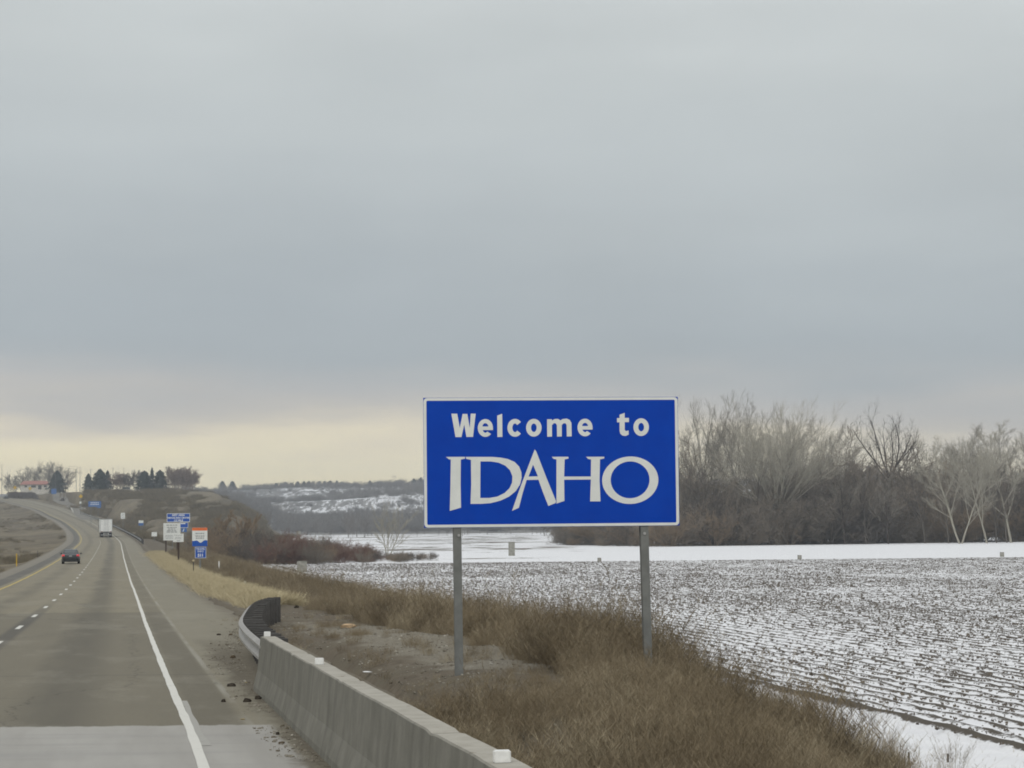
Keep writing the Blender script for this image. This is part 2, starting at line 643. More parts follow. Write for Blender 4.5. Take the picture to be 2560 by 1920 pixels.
    dcol = t.mix(t.ss(.35, .65, t.noise(p, 9, 6, .7)), (.075, .062, .042), (.15, .13, .095))
    base = t.mix(t.math('MULTIPLY', dirt, .9), base, dcol)
    dirt2 = t.math('MULTIPLY', t.ss(2.45, 3.1, dn), .8)
    base = t.mix(dirt2, base, (.15, .13, .095))
    t.col(base).rough(.88, .2)
    t.bump(n_f, .35, .006)
    return t.m


MAT_GROUND, MAT_FIELD, MAT_ROAD = m_ground(), m_field(), m_road()


def m_paint(name, c, wear=.5):
    t = NT(name)
    p = t.pos()
    n = t.noise(p, 14, 6, .7)
    n2 = t.noise(p, 2.0, 4, .6)
    f = t.ss(.52, .72, t.math('ADD', t.math('MULTIPLY', n, .6), t.math('MULTIPLY', n2, .4)))
    t.col(t.mix(t.math('MULTIPLY', f, wear), c, (.23, .22, .19))).rough(.75, .3)
    return t.m


MAT_WHITEP = m_paint('white_road_paint', (.60, .59, .54), .55)
MAT_GHOSTP = m_paint('faded_road_paint', (.33, .32, .29), 1.0)
MAT_YELP = m_paint('yellow_road_paint', (.46, .35, .09), .5)


def m_concrete():
    t = NT('stained_shaded_concrete')
    o = t.obj()
    st = t.noise(t.sc(o, 2.6, 2.6, .25), 1.0, 5, .6)       # vertical rain streaks
    n = t.noise(o, 3.5, 6, .65)
    f = t.noise(o, 60, 3, .6)
    c = t.mix(t.ss(.3, .7, n), (.150, .145, .122), (.200, .193, .165))
    c = t.mix(t.math('MULTIPLY', t.ss(.45, .70, st), .5), c, (.092, .089, .075))
    c = t.mix(t.math('MULTIPLY', t.ss(.45, .6, f), .15), c, (.26, .25, .22))
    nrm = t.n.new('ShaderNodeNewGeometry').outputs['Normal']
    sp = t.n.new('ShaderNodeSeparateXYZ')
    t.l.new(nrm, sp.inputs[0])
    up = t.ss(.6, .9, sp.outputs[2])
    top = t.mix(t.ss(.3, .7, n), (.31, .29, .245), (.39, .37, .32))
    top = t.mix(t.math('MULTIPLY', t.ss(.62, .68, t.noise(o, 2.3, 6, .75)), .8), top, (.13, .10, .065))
    c = t.mix(up, c, top)  # sides darker, top lighter: shading put into the colour by surface direction
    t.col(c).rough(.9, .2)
    t.bump(t.math('ADD', n, f), .3, .008)
    return t.m


MAT_CONC = m_concrete()
MAT_CONC2 = simple('weathered_concrete', (.33, .32, .28), (.22, .215, .185), 3, .9, .2, bump=.3)
MAT_GALV = simple('galvanised_steel', (.20, .205, .195), (.15, .155, .148), 5, .6, .3, .2)
MAT_RAIL = simple('dull_galvanised_rail', (.35, .34, .32), (.24, .23, .215), 6, .6, .35, .2)
MAT_WOODP = simple('weathered_post_timber', (.085, .08, .075), (.05, .048, .045), 9, .9, .2, rndm=.4)
MAT_WOODB = simple('brown_post_timber', (.075, .05, .035), (.045, .032, .024), 8, .9, .2)
MAT_BLUE = simple('blue_sign_sheeting', (.0005, .052, .42), (.0005, .046, .385), 2.5, .6, .12)
MAT_BLUE3 = simple('road_sign_blue', (.008, .085, .42), (.01, .075, .37), 4, .55, .2)
MAT_BLUE2 = simple('faded_blue_sheeting', (.045, .13, .36), (.06, .155, .38), 4, .5, .3)
MAT_WSHEET = simple('white_sign_sheeting', (.74, .755, .73), (.68, .70, .675), 5, .5, .3)
MAT_WHITE = simple('white_plastic', (.80, .80, .78), (.70, .70, .68), 20, .5, .3)
MAT_ALU = simple('aluminium_back', (.45, .45, .44), (.36, .36, .36), 5, .5, .4, .5)
MAT_INK = simple('grey_sign_lettering', (.30, .31, .31), (.36, .37, .37), 9, .6, .2)
MAT_ORANGE = simple('orange_sheeting', (.75, .17, .045), (.62, .14, .04), 5, .5, .3)
MAT_YELLOW = simple('yellow_sheeting', (.65, .42, .03), (.55, .36, .03), 5, .5, .3)
MAT_GREEN = simple('green_sheeting', (.02, .20, .14), (.02, .16, .12), 5, .5, .3)
MAT_BLACK = simple('black_rubber', (.018, .018, .018), (.03, .03, .03), 9, .85, .2)
MAT_BARK_PALE = simple('pale_cottonwood_bark', (.40, .375, .31), (.30, .28, .23), .8, .9, .1, rndm=.3)
MAT_BARK_MID = simple('grey_cottonwood_bark', (.27, .25, .21), (.19, .175, .15), .8, .9, .1, rndm=.3)
MAT_BARK_DARK = simple('dark_bark', (.075, .06, .052), (.05, .042, .038), .8, .9, .1, rndm=.3)
MAT_SHRUB = simple('bare_shrub_twigs', (.27, .23, .185), (.16, .14, .115), .35, .9, .1, rndm=.6)
MAT_SHRUB_W = simple('warm_shrub_twigs', (.30, .225, .15), (.20, .155, .11), .5, .9, .1, rndm=.5)
MAT_SHRUB_R = simple('red_willow_twigs', (.235, .14, .108), (.16, .105, .085), .5, .9, .1, rndm=.4)
MAT_SHRUB_D = simple('dark_shrub_twigs', (.15, .13, .11), (.09, .08, .07), .4, .9, .1, rndm=.5)
MAT_NEEDLE = simple('conifer_needles', (.03, .045, .035), (.05, .062, .05), .6, .9, .1, rndm=.4)
MAT_RUSSET = simple('russet_bare_twigs', (.26, .20, .165), (.17, .135, .115), .5, .9, .1, rndm=.3)
MAT_FARWOOD = simple('far_bare_twigs', (.24, .22, .20), (.16, .15, .14), .05, .9, .1, rndm=.5)


# ------------------------------------------------------------------ the terrain sheet (structure)
def grow_axis(a, b, f):
    out, x = [a], a
    while x < b:
        x += f(x)
        out.append(x)
    return np.array(out)


vs = grow_axis(-30, 2560, lambda v: max(.55, .0125 * v))
us_r = np.concatenate([np.arange(3.3, 14.6, .24), 14.6 + np.cumsum(.3 * 1.075 ** np.arange(1, 96))])
us_r = us_r[us_r < 3200]
us_l = -np.concatenate([np.arange(9.0, 30, .7), 30 + np.cumsum(.8 * 1.09 ** np.arange(1, 90))])
us_l = us_l[us_l > -2500][::-1]
us = np.concatenate([us_l, [-8.85, -6, -3, 0, 2, 3.1], us_r])
UU, VV = np.meshgrid(us, vs)
XX = Xw(VV) + UU * Kx(VV)
ZZ = ground(XX, VV)
n_v, n_u = XX.shape
idx = np.arange(n_v * n_u).reshape(n_v, n_u)
FC = np.stack([idx[:-1, :-1], idx[:-1, 1:], idx[1:, 1:], idx[1:, :-1]], -1).reshape(-1, 4)
me = np_mesh('ground', np.stack([XX, VV, ZZ], -1).reshape(-1, 3), FC)
wfoot = np.interp(VV, [540, 600, 900, 1300], [-62, -68, -90, -140]) - XX
on_hill = sstep(-6, 6, wfoot) * sstep(470, 560, VV) * (VV < 1500)
snow = sstep(12.2, 13.6, UU) * 1.0
snow = snow * (1 - on_hill)
# fields farther up the valley: snow with ploughed strips
strip = .5 + .5 * np.sin(VV / 26.0 + 1.5 * vnoise(XX, VV, 120, 12))
snow = np.where((UU > 14) & (VV > 300), snow * np.where(XX < 12, .52 + .42 * strip * vnoise(XX, VV, 60, 14), .98), snow)
far = sstep(1180, 1300, VV)
slope_snow = (.44 + .36 * (vnoise(XX, VV, 55, 21) - .3)) * sstep(1350, 1500, VV) * (1 - sstep(1930, 2010, VV)) * sstep(-330, -60, XX + 40)
snow = snow * (1 - far) + far * slope_snow
# a snow patch along the rest-area lot
snow = np.where((VV > 905) & (VV < 990) & on_hill.astype(bool) & (wfoot > 28) & (wfoot < 60), 0.28, snow)
gravel = .78 * sstep(2.6, 4.8, UU) * (1 - sstep(5.6, 8.2, UU)) * sstep(26, 38, VV) * (1 - sstep(60, 84, VV))
hillm = np.maximum(on_hill, (UU < -9.6) * 1.0) * (1 - far)
verge = ((UU > -11.2) & (UU < -8.7)) * (1 - sstep(-9.6, -11.2, UU)) * 1.0
verge = np.clip(verge + .45 * sstep(3.0, 3.6, UU) * (1 - sstep(3.9, 4.8, UU)) * sstep(58, 80, VV), 0, 1)
for nm, a in (('snow', snow), ('gravel', gravel), ('hill', hillm), ('verge', verge), ('far', far)):
    attr(me, nm, a)
me.polygons.foreach_set('use_smooth', [True] * len(me.polygons))
tag(mesh_obj('ground', me, MAT_GROUND), kind='structure')


def ribbon_sheet(name, u0, u1, nu, vv, dz, mat, parent=None, wob=None, zfun=None):
    uu = np.linspace(u0, u1, nu)
    U2, V2 = np.meshgrid(uu, vv)
    if wob is not None:
        U2 = U2 + wob(U2, V2)
    X = Xw(V2) + U2 * Kx(V2)
    Z = (Zr(V2) if zfun is None else zfun(X, V2)) + dz
    i = np.arange(X.size).reshape(X.shape)
    fc = np.stack([i[:-1, :-1], i[:-1, 1:], i[1:, 1:], i[1:, :-1]], -1).reshape(-1, 4)
    me = np_mesh(name, np.stack([X, V2, Z], -1).reshape(-1, 3), fc)
    attr(me, 'ru', U2)
    attr(me, 'rv', V2)
    return mesh_obj(name, me, mat, parent)


road_v = grow_axis(-30, 1500, lambda v: max(1.0, .012 * v))
ROAD = tag(ribbon_sheet('road', -8.85, 3.12, 40, road_v, 0.0, MAT_ROAD,
                        wob=lambda U, V: np.where(U > 3.0, (vnoise(V, V * 0, 2.5, 4) - .5) * .3 + (vnoise(V, V * 0, .8, 5) - .5) * .1, 0.0)), kind='structure')
line_v = grow_axis(8, 1300, lambda v: max(.35, .008 * v))
ribbon_sheet('edge_line', -.056, .056, 4, line_v, .004, MAT_WHITEP, ROAD,
             wob=lambda U, V: (vnoise(V, V * 0, 9.0, 3) - .5) * .04 + np.sign(U) * (vnoise(V, U * 40, .9, 6) - .5) * .02)
ribbon_sheet('yellow_line', -7.38, -7.24, 4, grow_axis(30, 1300, lambda v: max(.5, .008 * v)), .004, MAT_YELP, ROAD,
             wob=lambda U, V: (vnoise(V, V * 0, 4.0, 13) - .5) * .04)
for k in range(-2, 34):
    vc = 55.3 + 12.19 * k
    ribbon_sheet('lane_dash', -3.72, -3.58, 3, np.linspace(vc - 1.55, vc + 1.55, 7), .004, MAT_WHITEP, ROAD,
                 wob=lambda U, V: (vnoise(V, U * 30, .5, 6) - .5) * .02)
ribbon_sheet('faded_line_paint', .062, .135, 4, np.linspace(25.2, 33.0, 40), .0035, MAT_GHOSTP, ROAD,
             wob=lambda U, V: np.where(U > .13, (vnoise(V, V * 0, 1.6, 7) - .2) * .05, 0.0))
# exit ramp to the rest area
ramp_pts = [(1.5, 740), (2.6, 790), (4.4, 830), (7.0, 880), (9.2, 930), (13, 985), (20, 1040), (31, 1085)]
rv = np.linspace(740, 1085, 70)
ru = np.interp(rv, [p[1] for p in ramp_pts], [p[0] for p in ramp_pts])
vv_, ff_ = [], []
for i, (u_, v_) in enumerate(zip(ru, rv)):
    for s_ in (-2.6, -1.3, 0, 1.3, 2.6):
        x_ = float(Xw(v_) + (u_ + s_) * Kx(v_))
        zc = float(Xw(v_) + u_ * Kx(v_))
        vv_.append((x_, v_, max(float(ground(x_, v_)), float(ground(zc, v_)), float(Zr(v_))) + .08))
for i in range(len(rv) - 1):
    for j in range(4):
        a_ = i * 5 + j
        ff_.append((a_, a_ + 1, a_ + 6, a_ + 5))
MAT_RAMP = simple('ramp_asphalt', (.20, .19, .16), (.16, .15, .13), .3, .9, .2, world=True)
tag(pyobj('exit_road', vv_, ff_, MAT_RAMP), kind='structure')

for s_, v0_, v1_ in ((-2.45, 832, 895), (2.45, 760, 930)):
    lv = np.linspace(v0_, v1_, 24)
    V_, F_ = [], []
    for i, v_ in enumerate(lv):
        u_ = float(np.interp(v_, rv, ru)) + s_
        for e_ in (-.14, .14):
            x_ = float(Xw(v_) + (u_ + e_) * Kx(v_))
            zc = float(Xw(v_) + (u_ - s_) * Kx(v_))
            V_.append((x_, v_, max(float(ground(x_, v_)), float(ground(zc, v_)), float(Zr(v_))) + .13))
        if i:
            F_.append((2 * i - 2, 2 * i - 1, 2 * i + 1, 2 * i))
    pyobj('ramp_line', V_, F_, MAT_WHITEP, bpy.data.objects['exit_road'])

# furrowed field sheet
fu = np.arange(15.9, 122, .155)
fv = grow_axis(24, 268, lambda v: max(.6, .008 * v))
U2, V2 = np.meshgrid(fu, fv)
X2 = Xw(V2) + U2 * Kx(V2)
wobf = .35 * (vnoise(U2, V2, 14, 35) - .5) + .10 * (vnoise(U2, V2, 2.5, 36) - .5)
ridge = np.sin((U2 + wobf) * 2 * math.pi / .62)
edge = (1 - sstep(0, .3, np.abs(U2 - 16.45 - .25 * (vnoise(V2, V2 * 0, 3, 34) - .5)) - .05))
Z2 = ground(X2, V2) + .11 + .05 * ridge + (vnoise(X2, V2, .5, 31) - .5) * .07 + .05 * edge * (.4 + 1.0 * vnoise(X2, V2, 1.2, 33))
Z2 = ground(X2, V2) - .06 + (Z2 - ground(X2, V2) + .06) * sstep(15.9, 16.35, U2) * (1 - sstep(266.3, 268, V2))
keep = (X2 < V2 * .25 + 14)
i2 = np.arange(X2.size).reshape(X2.shape)
kf = keep[:-1, :-1] & keep[1:, 1:]
fc = np.stack([i2[:-1, :-1], i2[:-1, 1:], i2[1:, 1:], i2[1:, :-1]], -1)[kf]
me = np_mesh('field', np.stack([X2, V2, Z2], -1).reshape(-1, 3), fc)
attr(me, 'ru', U2)
attr(me, 'rv', V2)
attr(me, 'ridge', ridge)
attr(me, 'edge', np.maximum(edge * .6, .25 * sstep(262.5, 266, V2)))
me.polygons.foreach_set('use_smooth', [True] * len(me.polygons))
tag(mesh_obj('field', me, MAT_FIELD), kind='structure')


# ------------------------------------------------------------------ scatter (stuff) through geometry nodes
def blades_mesh(name, n, spread, hmin, hmax, wid, sprigs=0, lean=.35, seed=0, bush=0.0):
    """a clump of dry stems: curved two-segment ribbons with side sprigs"""
    r = np.random.default_rng(seed)
    V, Fq = [], []

    def rib(p, q, w):
        d = q - p
        a = np.array([-d[1], d[0], 0]) + r.normal(0, .2, 3)
        a = a / (np.linalg.norm(a) + 1e-6) * w * .5
        i = len(V)
        V.extend([p - a, p + a, q])
        Fq.append((i, i + 1, i + 2))
    for _ in range(n):
        ang, rad = r.random() * 2 * math.pi, spread * math.sqrt(r.random())
        b = np.array([math.cos(ang) * rad, math.sin(ang) * rad, -.03])
        h = hmin + (hmax - hmin) * r.random() * (1 - .35 * rad / spread)
        out = np.array([math.cos(ang), math.sin(ang), 0]) * lean * h * (rad / spread + bush) + r.normal(0, .10, 3) * h
        m = b + out * .4 + np.array([0, 0, h * .55])
        tip = b + out + np.array([0, 0, h])
        rib(b, m, wid)
        rib(m - (m - b) * .1, tip, wid * .8)
        for k in range(sprigs):
            t = .25 + .7 * r.random()
            p = b + (m - b) * (t / .55) if t < .55 else m + (tip - m) * ((t - .55) / .45)
            a2 = r.random() * 2 * math.pi
            ln = h * (.12 + .22 * r.random()) * (1.15 - t * .6)
            q = p + np.array([math.cos(a2) * ln * .7, math.sin(a2) * ln * .7, ln * .75])
            rib(p, q, wid * .8)
    return np_mesh(name, np.array(V), np.array(Fq))


def scatter(name, pts, scl, meshes, mat, label, cat, tilt=0.0):
    lib = bpy.data.collections.new(name + '_variants')
    for i, m in enumerate(meshes):
        if len(m.materials) == 0:
            m.materials.append(mat)
        lib.objects.link(bpy.data.objects.new(name + '_variant', m))
    me = bpy.data.meshes.new(name)
    pts = np.asarray(pts, np.float32)
    me.vertices.add(len(pts))
    me.vertices.foreach_set('co', pts.ravel())
    attr(me, 'sc', scl)
    me.materials.append(mat)
    o = mesh_obj(name, me)
    ng = bpy.data.node_groups.new(name + '_nodes', 'GeometryNodeTree')
    ng.interface.new_socket('Geometry', in_out='INPUT', socket_type='NodeSocketGeometry')
    ng.interface.new_socket('Geometry', in_out='OUTPUT', socket_type='NodeSocketGeometry')
    N, L = ng.nodes, ng.links
    gi, go = N.new('NodeGroupInput'), N.new('NodeGroupOutput')
    iop = N.new('GeometryNodeInstanceOnPoints')
    ci = N.new('GeometryNodeCollectionInfo')
    ci.inputs['Collection'].default_value = lib
    ci.inputs['Separate Children'].default_value = True
    ci.inputs['Reset Children'].default_value = True
    ri = N.new('FunctionNodeRandomValue')
    ri.data_type = 'INT'
    ri.inputs[4].default_value = 0
    ri.inputs[5].default_value = len(meshes) - 1
    rr = N.new('FunctionNodeRandomValue')
    rr.data_type = 'FLOAT_VECTOR'
    rr.inputs[0].default_value = (-tilt, -tilt, 0)
    rr.inputs[1].default_value = (tilt, tilt, 6.283)
    na = N.new('GeometryNodeInputNamedAttribute')
    na.data_type = 'FLOAT'
    na.inputs['Name'].default_value = 'sc'
    L.new(gi.outputs[0], iop.inputs['Points'])
    L.new(ci.outputs[0], iop.inputs['Instance'])
    iop.inputs['Pick Instance'].default_value = True
    L.new(ri.outputs[2], iop.inputs['Instance Index'])
    L.new(rr.outputs[0], iop.inputs['Rotation'])
    L.new(na.outputs[0], iop.inputs['Scale'])
    L.new(iop.outputs[0], go.inputs[0])
    md = o.modifiers.new('scatter', 'NODES')
    md.node_group = ng
    return tag(o, label, cat, kind='stuff')


def m_weed(name, a, b, c):
    t = NT(name)
    oi = t.n.new('ShaderNodeObjectInfo').outputs['Random']
    n = t.noise(t.pos(), .9, 3, .6)
    f = t.math('ADD', t.math('MULTIPLY', oi, .5), t.math('MULTIPLY', t.ss(.3, .7, n), .6))
    col = t.mix(t.ss(.1, .55, f), a, b)
    col = t.mix(t.ss(.6, 1.0, f), col, c)
    t.col(col).rough(.9, .1)
    return t.m


MAT_WEED = m_weed('dry_rust_weeds', (.125, .100, .065), (.225, .180, .116), (.36, .31, .215))
MAT_STRAW = m_weed('pale_straw_grass', (.44, .37, .23), (.54, .47, .31), (.34, .285, .175))
MAT_SCRUB = m_weed('olive_winter_scrub', (.10, .085, .056), (.17, .142, .09), (.24, .20, .13))
MAT_STUB = m_weed('dark_stubble', (.075, .062, .05), (.12, .10, .08), (.16, .135, .10))

weed_var = [blades_mesh('weed', 50, .34, .4, 1.0, .0065, 20, .5, s) for s in range(5)]
pts, scl = [], []
for _ in range(90000):
    v_ = 12 + 290 * NR.random() ** 1.9
    u_ = 2.0 + 12.6 * NR.random()
    x_ = float(Xw(v_) + u_ * Kx(v_))
    if abs(x_) > v_ * .25 + 6:
        continue
    n_ = float(vnoise(x_, v_, 2.6, 41)) * .65 + float(vnoise(x_, v_, .9, 42)) * .35
    if v_ < 72:
        # the gravel bench stays mostly bare, the bank is covered
        gl = np.interp(v_, [12, 24, 30, 36, 44, 56, 66, 74], [3.2, 4.3, 4.9, 5.5, 6.2, 6.4, 6.4, 6.0])
        if u_ < 1.95:
            continue
        dens = .95 if u_ > gl + (n_ - .5) * 1.5 else (.45 if n_ > .57 else .06)
        hh = (.8 + .5 * n_) if u_ > gl else .36
        hh *= np.interp(u_, [gl, gl + 1.2], [.65, 1.0])
        # nearer the barrier the growth is low and scrubby
        if v_ < 30:
            dens = .9
            hh = np.interp(u_, [1.9, 3.0, 4.6], [.42, .58, np.interp(v_, [14, 22, 29], [.5, .7, 1.0])]) * (.7 + .5 * n_)
    else:
        lo = np.interp(v_, [72, 110, 200, 300], [6.4, 6.4, 6.0, 5.8])
        if u_ < lo + (n_ - .5) * 2:
            continue
        dens, hh = .8, (.7 + .5 * n_) * np.interp(u_, [lo, lo + 2], [.5, 1.0])
    hh *= 1 - .6 * float(sstep(10.0, 13.0, u_))
    if NR.random() > dens * (1 - .9 * float(sstep(12.2, 13.6, u_))) * (.65 if v_ < 80 else 1):
        continue
    big = float(vnoise(x_, v_, 1.5, 47))
    hh *= .42 + 1.25 * big
    if v_ < 33.5:
        hh *= np.interp(v_, [20, 26, 32, 33.5], [.62, .42, .34, .75]) if u_ > 3.3 else .9
    pts.append((x_, v_, float(ground(x_, v_)) - .02))
    scl.append(hh * (.7 + .6 * NR.random()))
    if len(pts) > 16000:
        break
scatter('dry_weeds', pts, scl, weed_var, MAT_WEED, 'rust-brown dry weeds covering the bank below the road', 'weeds', .12)

straw_var = [blades_mesh('straw', 60, .4, .18, .5, .012, 2, .8, 20 + s, .3) for s in range(3)]
pts, scl = [], []
for _ in range(9000):
    v_ = 84 + 220 * NR.random() ** 1.5
    c_ = np.interp(v_, [84, 95, 120, 300], [5.3, 5.0, 4.6, 4.2])
    u_ = c_ + NR.normal(0, .45)
    x_ = float(Xw(v_) + u_ * Kx(v_))
    if float(vnoise(x_, v_, 3.5, 44)) < .28:
        continue
    pts.append((x_, v_, float(ground(x_, v_)) - .02))
    scl.append(.6 + .7 * NR.random())
scatter('straw_grass', pts, scl, straw_var, MAT_STRAW, 'pale straw-coloured grass strip along the road verge', 'grass', .15)

pts, scl = [], []
for _ in range(2600):
    v_ = 15 + 70 * NR.random() ** 1.3
    u_ = 2.4 + 10.5 * NR.random()
    x_ = float(Xw(v_) + u_ * Kx(v_))
    gl = float(np.interp(v_, [12, 24, 30, 36, 44, 56, 66, 74], [3.2, 4.3, 4.9, 5.5, 6.4, 6.8, 6.8, 6.4]))
    if float(vnoise(x_, v_, 1.9, 48)) < .5 or abs(x_) > v_ * .25 + 4 or u_ < gl:
        continue
    pts.append((x_, v_, float(ground(x_, v_)) - .02))
    scl.append((.7 + 1.0 * NR.random()) * (.35 if (u_ < 4.6 or v_ < 33.5) else 1.0))
MAT_TANG = m_weed('tan_dry_stalks', (.30, .245, .155), (.40, .34, .23), (.22, .175, .105))
tan_var = [blades_mesh('tan_stalk', 34, .35, .25, .75, .006, 3, .9, 80 + s, .3) for s in range(3)]
scatter('tan_stalks', pts, scl, tan_var, MAT_TANG, 'pale tan grass stalks mixed among the rust-brown weeds', 'grass', .2)

scrub_var = [blades_mesh('scrub', 60, .8, .35, 1.1, .05, 5, .5, 40 + s, .3) for s in range(4)]
pts, scl = [], []
for _ in range(60000):
    if NR.random() < .62:                        # rest-area hill
        v_ = 470 + 480 * NR.random()
        x_ = np.interp(v_, [540, 600, 900, 1300], [-62, -68, -90, -140]) + 6 - 85 * NR.random()
        u_ = (x_ - float(Xw(v_))) / float(Kx(v_))
        if u_ < 5.5:
            continue
    else:                                        # median on the left
        v_ = 90 + 900 * NR.random() ** 1.3
        u_ = -11 - 90 * NR.random() ** 1.4
        x_ = float(Xw(v_) + u_ * Kx(v_))
        if x_ < -v_ * .25 - 6:
            continue
    n_ = float(vnoise(x_ + .1 * v_, v_ * .14, 9, 51)) * .6 + float(vnoise(x_, v_ * .15, 3.5, 52)) * .4
    if NR.random() > max(0.0, (n_ - .46) * 4):
        continue
    pts.append((x_, v_, float(ground(x_, v_)) - .05))
    scl.append((.45 + 1.1 * NR.random() ** 2) * (.5 if u_ < 0 else 1.3))
    if len(pts) > 15000:
        break
scatter('winter_scrub', pts, scl, scrub_var, MAT_SCRUB, 'low olive-brown winter scrub on the hillside and the median', 'scrub', .1)

stub_var = []
for s_ in range(4):
    r_ = np.random.default_rng(70 + s_)
    V_, F_ = [], []
    for k in range(5):
        c_ = r_.normal(0, .05, 3)
        c_[2] = abs(c_[2]) * .4
        w_ = .03 + .035 * r_.random()
        h_ = .05 + .09 * r_.random()
        i_ = len(V_)
        for a_ in range(4):
            t_ = a_ * math.pi / 2 + r_.random()
            V_.append((c_[0] + math.cos(t_) * w_, c_[1] + math.sin(t_) * w_, c_[2] - .04))
        V_.append((c_[0] + r_.normal(0, .03), c_[1] + r_.normal(0, .03), c_[2] + h_))
        F_ += [(i_ + j, i_ + (j + 1) % 4, i_ + 4) for j in range(4)]
    stub_var.append(np_mesh('stub', np.array(V_), np.array(F_)))
n_try = 520000
v_a = 26 + 240 * NR.random(n_try) ** .75
u_a = 16.2 + 104 * NR.random(n_try)
u_a = np.round(u_a / .62) * .62 + NR.normal(0, .07, n_try)
x_a = Xw(v_a) + u_a * Kx(v_a)
nn = vnoise(x_a, v_a, 1.3, 61) * .5 + vnoise(x_a, v_a, 9, 62) * .5
ok = (x_a < v_a * .25 + 8) & (NR.random(n_try) < (nn * .5 + .12) * np.interp(v_a, [30, 120, 266], [1.5, 1.15, .85])) & (u_a > 16.1) & (v_a < 266)
x_a, v_a, u_a, nn = x_a[ok], v_a[ok], u_a[ok], nn[ok]
s_a = (.22 + .42 * NR.random(len(x_a)) ** 2.5) * (1.0 + .5 * (NR.random(len(x_a)) > .97))
s_a = s_a * np.interp(v_a, [30, 70, 160], [.7, .85, 1.05])
scatter('field_stubble', np.stack([x_a, v_a, ground(x_a, v_a) + .13], -1), s_a, stub_var, MAT_STUB,
        'dark stubble and clods poking through the snow in rows', 'stubble', .3)


# ------------------------------------------------------------------ welcome sign
WS_D = 33.1
wl_b, wr_b = at(1060, 1319, WS_D - .18), at(1699, 1314.5, WS_D + .18)
SW, SH = 3.66, 1.845
s_ang = math.atan2(wr_b.y - wl_b.y, wr_b.x - wl_b.x)
sc_mid = (wl_b + wr_b) / 2
z_bot = sc_mid.z
ws = thing('welcome_sign', 'big blue roadside sign reading Welcome to IDAHO on two steel posts', 'sign',
           (sc_mid.x, sc_mid.y, float(ground(sc_mid.x, sc_mid.y))), s_ang)
zb = z_bot - ws.location.z
panel = MB().box((0, 0, zb + SH / 2), (SW, .006, SH)).build('panel', MAT_BLUE, ws)


def zp(X, Y):
    """enlarged-photo sign coordinates -> panel-local (x, z)"""
    a, b = .5, .5
    for _ in range(6):
        a = (X - (55 + 7 * b)) / (2080 + 3 * b)
        b = (Y - (48 - 6 * a)) / ((1110 - 20 * a) - (48 - 6 * a))
    return (-SW / 2 + a * SW, zb + SH * (1 - b))


def flat_shape(name, outer, holes, mat, parent, y=-.003, th=.0022):
    """outline (with holes) in panel coordinates, filled and given a thickness towards the viewer"""
    cu = bpy.data.curves.new(name, 'CURVE')
    cu.dimensions = '2D'
    cu.fill_mode = 'BOTH'
    for loop in [outer] + list(holes):
        sp = cu.splines.new('POLY')
        sp.points.add(len(loop) - 1)
        for q, (x, z) in zip(sp.points, loop):
            q.co = (x, z, 0, 1)
        sp.use_cyclic_u = True
    cu.extrude = th / 2
    tmp = bpy.data.objects.new(name, cu)
    COL.objects.link(tmp)
    dg = bpy.context.evaluated_depsgraph_get()
    me = bpy.data.meshes.new_from_object(tmp.evaluated_get(dg))
    bpy.data.objects.remove(tmp)
    for v in me.vertices:
        x, z, d = v.co
        v.co = (x, y - th / 2 - d, z)
    me.name = name
    me.materials.clear()
    return mesh_obj(name, me, mat, parent)


def rrect(x0, z0, x1, z1, r, n=6):
    out = []
    for cx, cz, a0 in ((x1 - r, z1 - r, 0), (x0 + r, z1 - r, 90), (x0 + r, z0 + r, 180), (x1 - r, z0 + r, 270)):
        for i in range(n + 1):
            a = math.radians(a0 + 90 * i / n)
            out.append((cx + r * math.cos(a), cz + r * math.sin(a)))
    return out


flat_shape('border', rrect(-SW / 2 + .004, zb + .004, SW / 2 - .004, zb + SH - .004, .05),
           [rrect(-SW / 2 + .044, zb + .042, SW / 2 - .044, zb + SH - .042, .018)], MAT_WSHEET, panel)


def zs(pl):
    return [zp(x, y) for x, y in pl]


def ell(cx, cy, rx, ry, n=40, rot=0.0):
    return [(cx + rx * math.cos(t) * math.cos(rot) - ry * math.sin(t) * math.sin(rot),
             cy + rx * math.cos(t) * math.sin(rot) + ry * math.sin(t) * math.cos(rot)) for t in [2 * math.pi * i / n for i in range(n)]]


def letter(outer, holes=()):
    return flat_shape('letter', zs(outer), [zs(h) for h in holes], MAT_WSHEET, panel)


letter([(238, 531), (392, 531), (394, 545), (359, 553), (357, 760), (360, 945), (269, 971), (275, 760), (278, 553), (262, 550)])
letter([(400, 531), (620, 532), (680, 537), (740, 548), (795, 572), (832, 610), (850, 655), (853, 700), (840, 755), (805, 810),
        (750, 855), (680, 888), (600, 908), (520, 914), (437, 914), (443, 760), (441, 556), (403, 547)],
       [[(518, 568), (600, 568), (665, 578), (720, 603), (758, 640), (778, 690), (775, 740), (755, 785), (715, 825), (655, 855), (590, 866), (516, 866)]])
letter([(960, 470), (972, 487), (1000, 560), (1058, 710), (1133, 893), (1128, 908), (1070, 931), (1030, 830), (990, 718), (893, 720),
        (860, 830), (830, 946), (774, 971), (830, 810), (900, 625)], [[(946, 595), (986, 690), (909, 692)]])
letter([(1100, 531), (1234, 531), (1236, 545), (1204, 552), (1199, 692), (1418, 692), (1420, 553), (1395, 548), (1380, 531), (1529, 531), (1527, 545),
        (1493, 552), (1489, 720), (1496, 894), (1411, 894), (1418, 716), (1199, 718), (1201, 890), (1136, 912), (1137, 552), (1112, 547)])
letter(ell(1741, 722, 231, 193, 56, -.05), [ell(1740, 719, 160, 150, 48, -.10)])


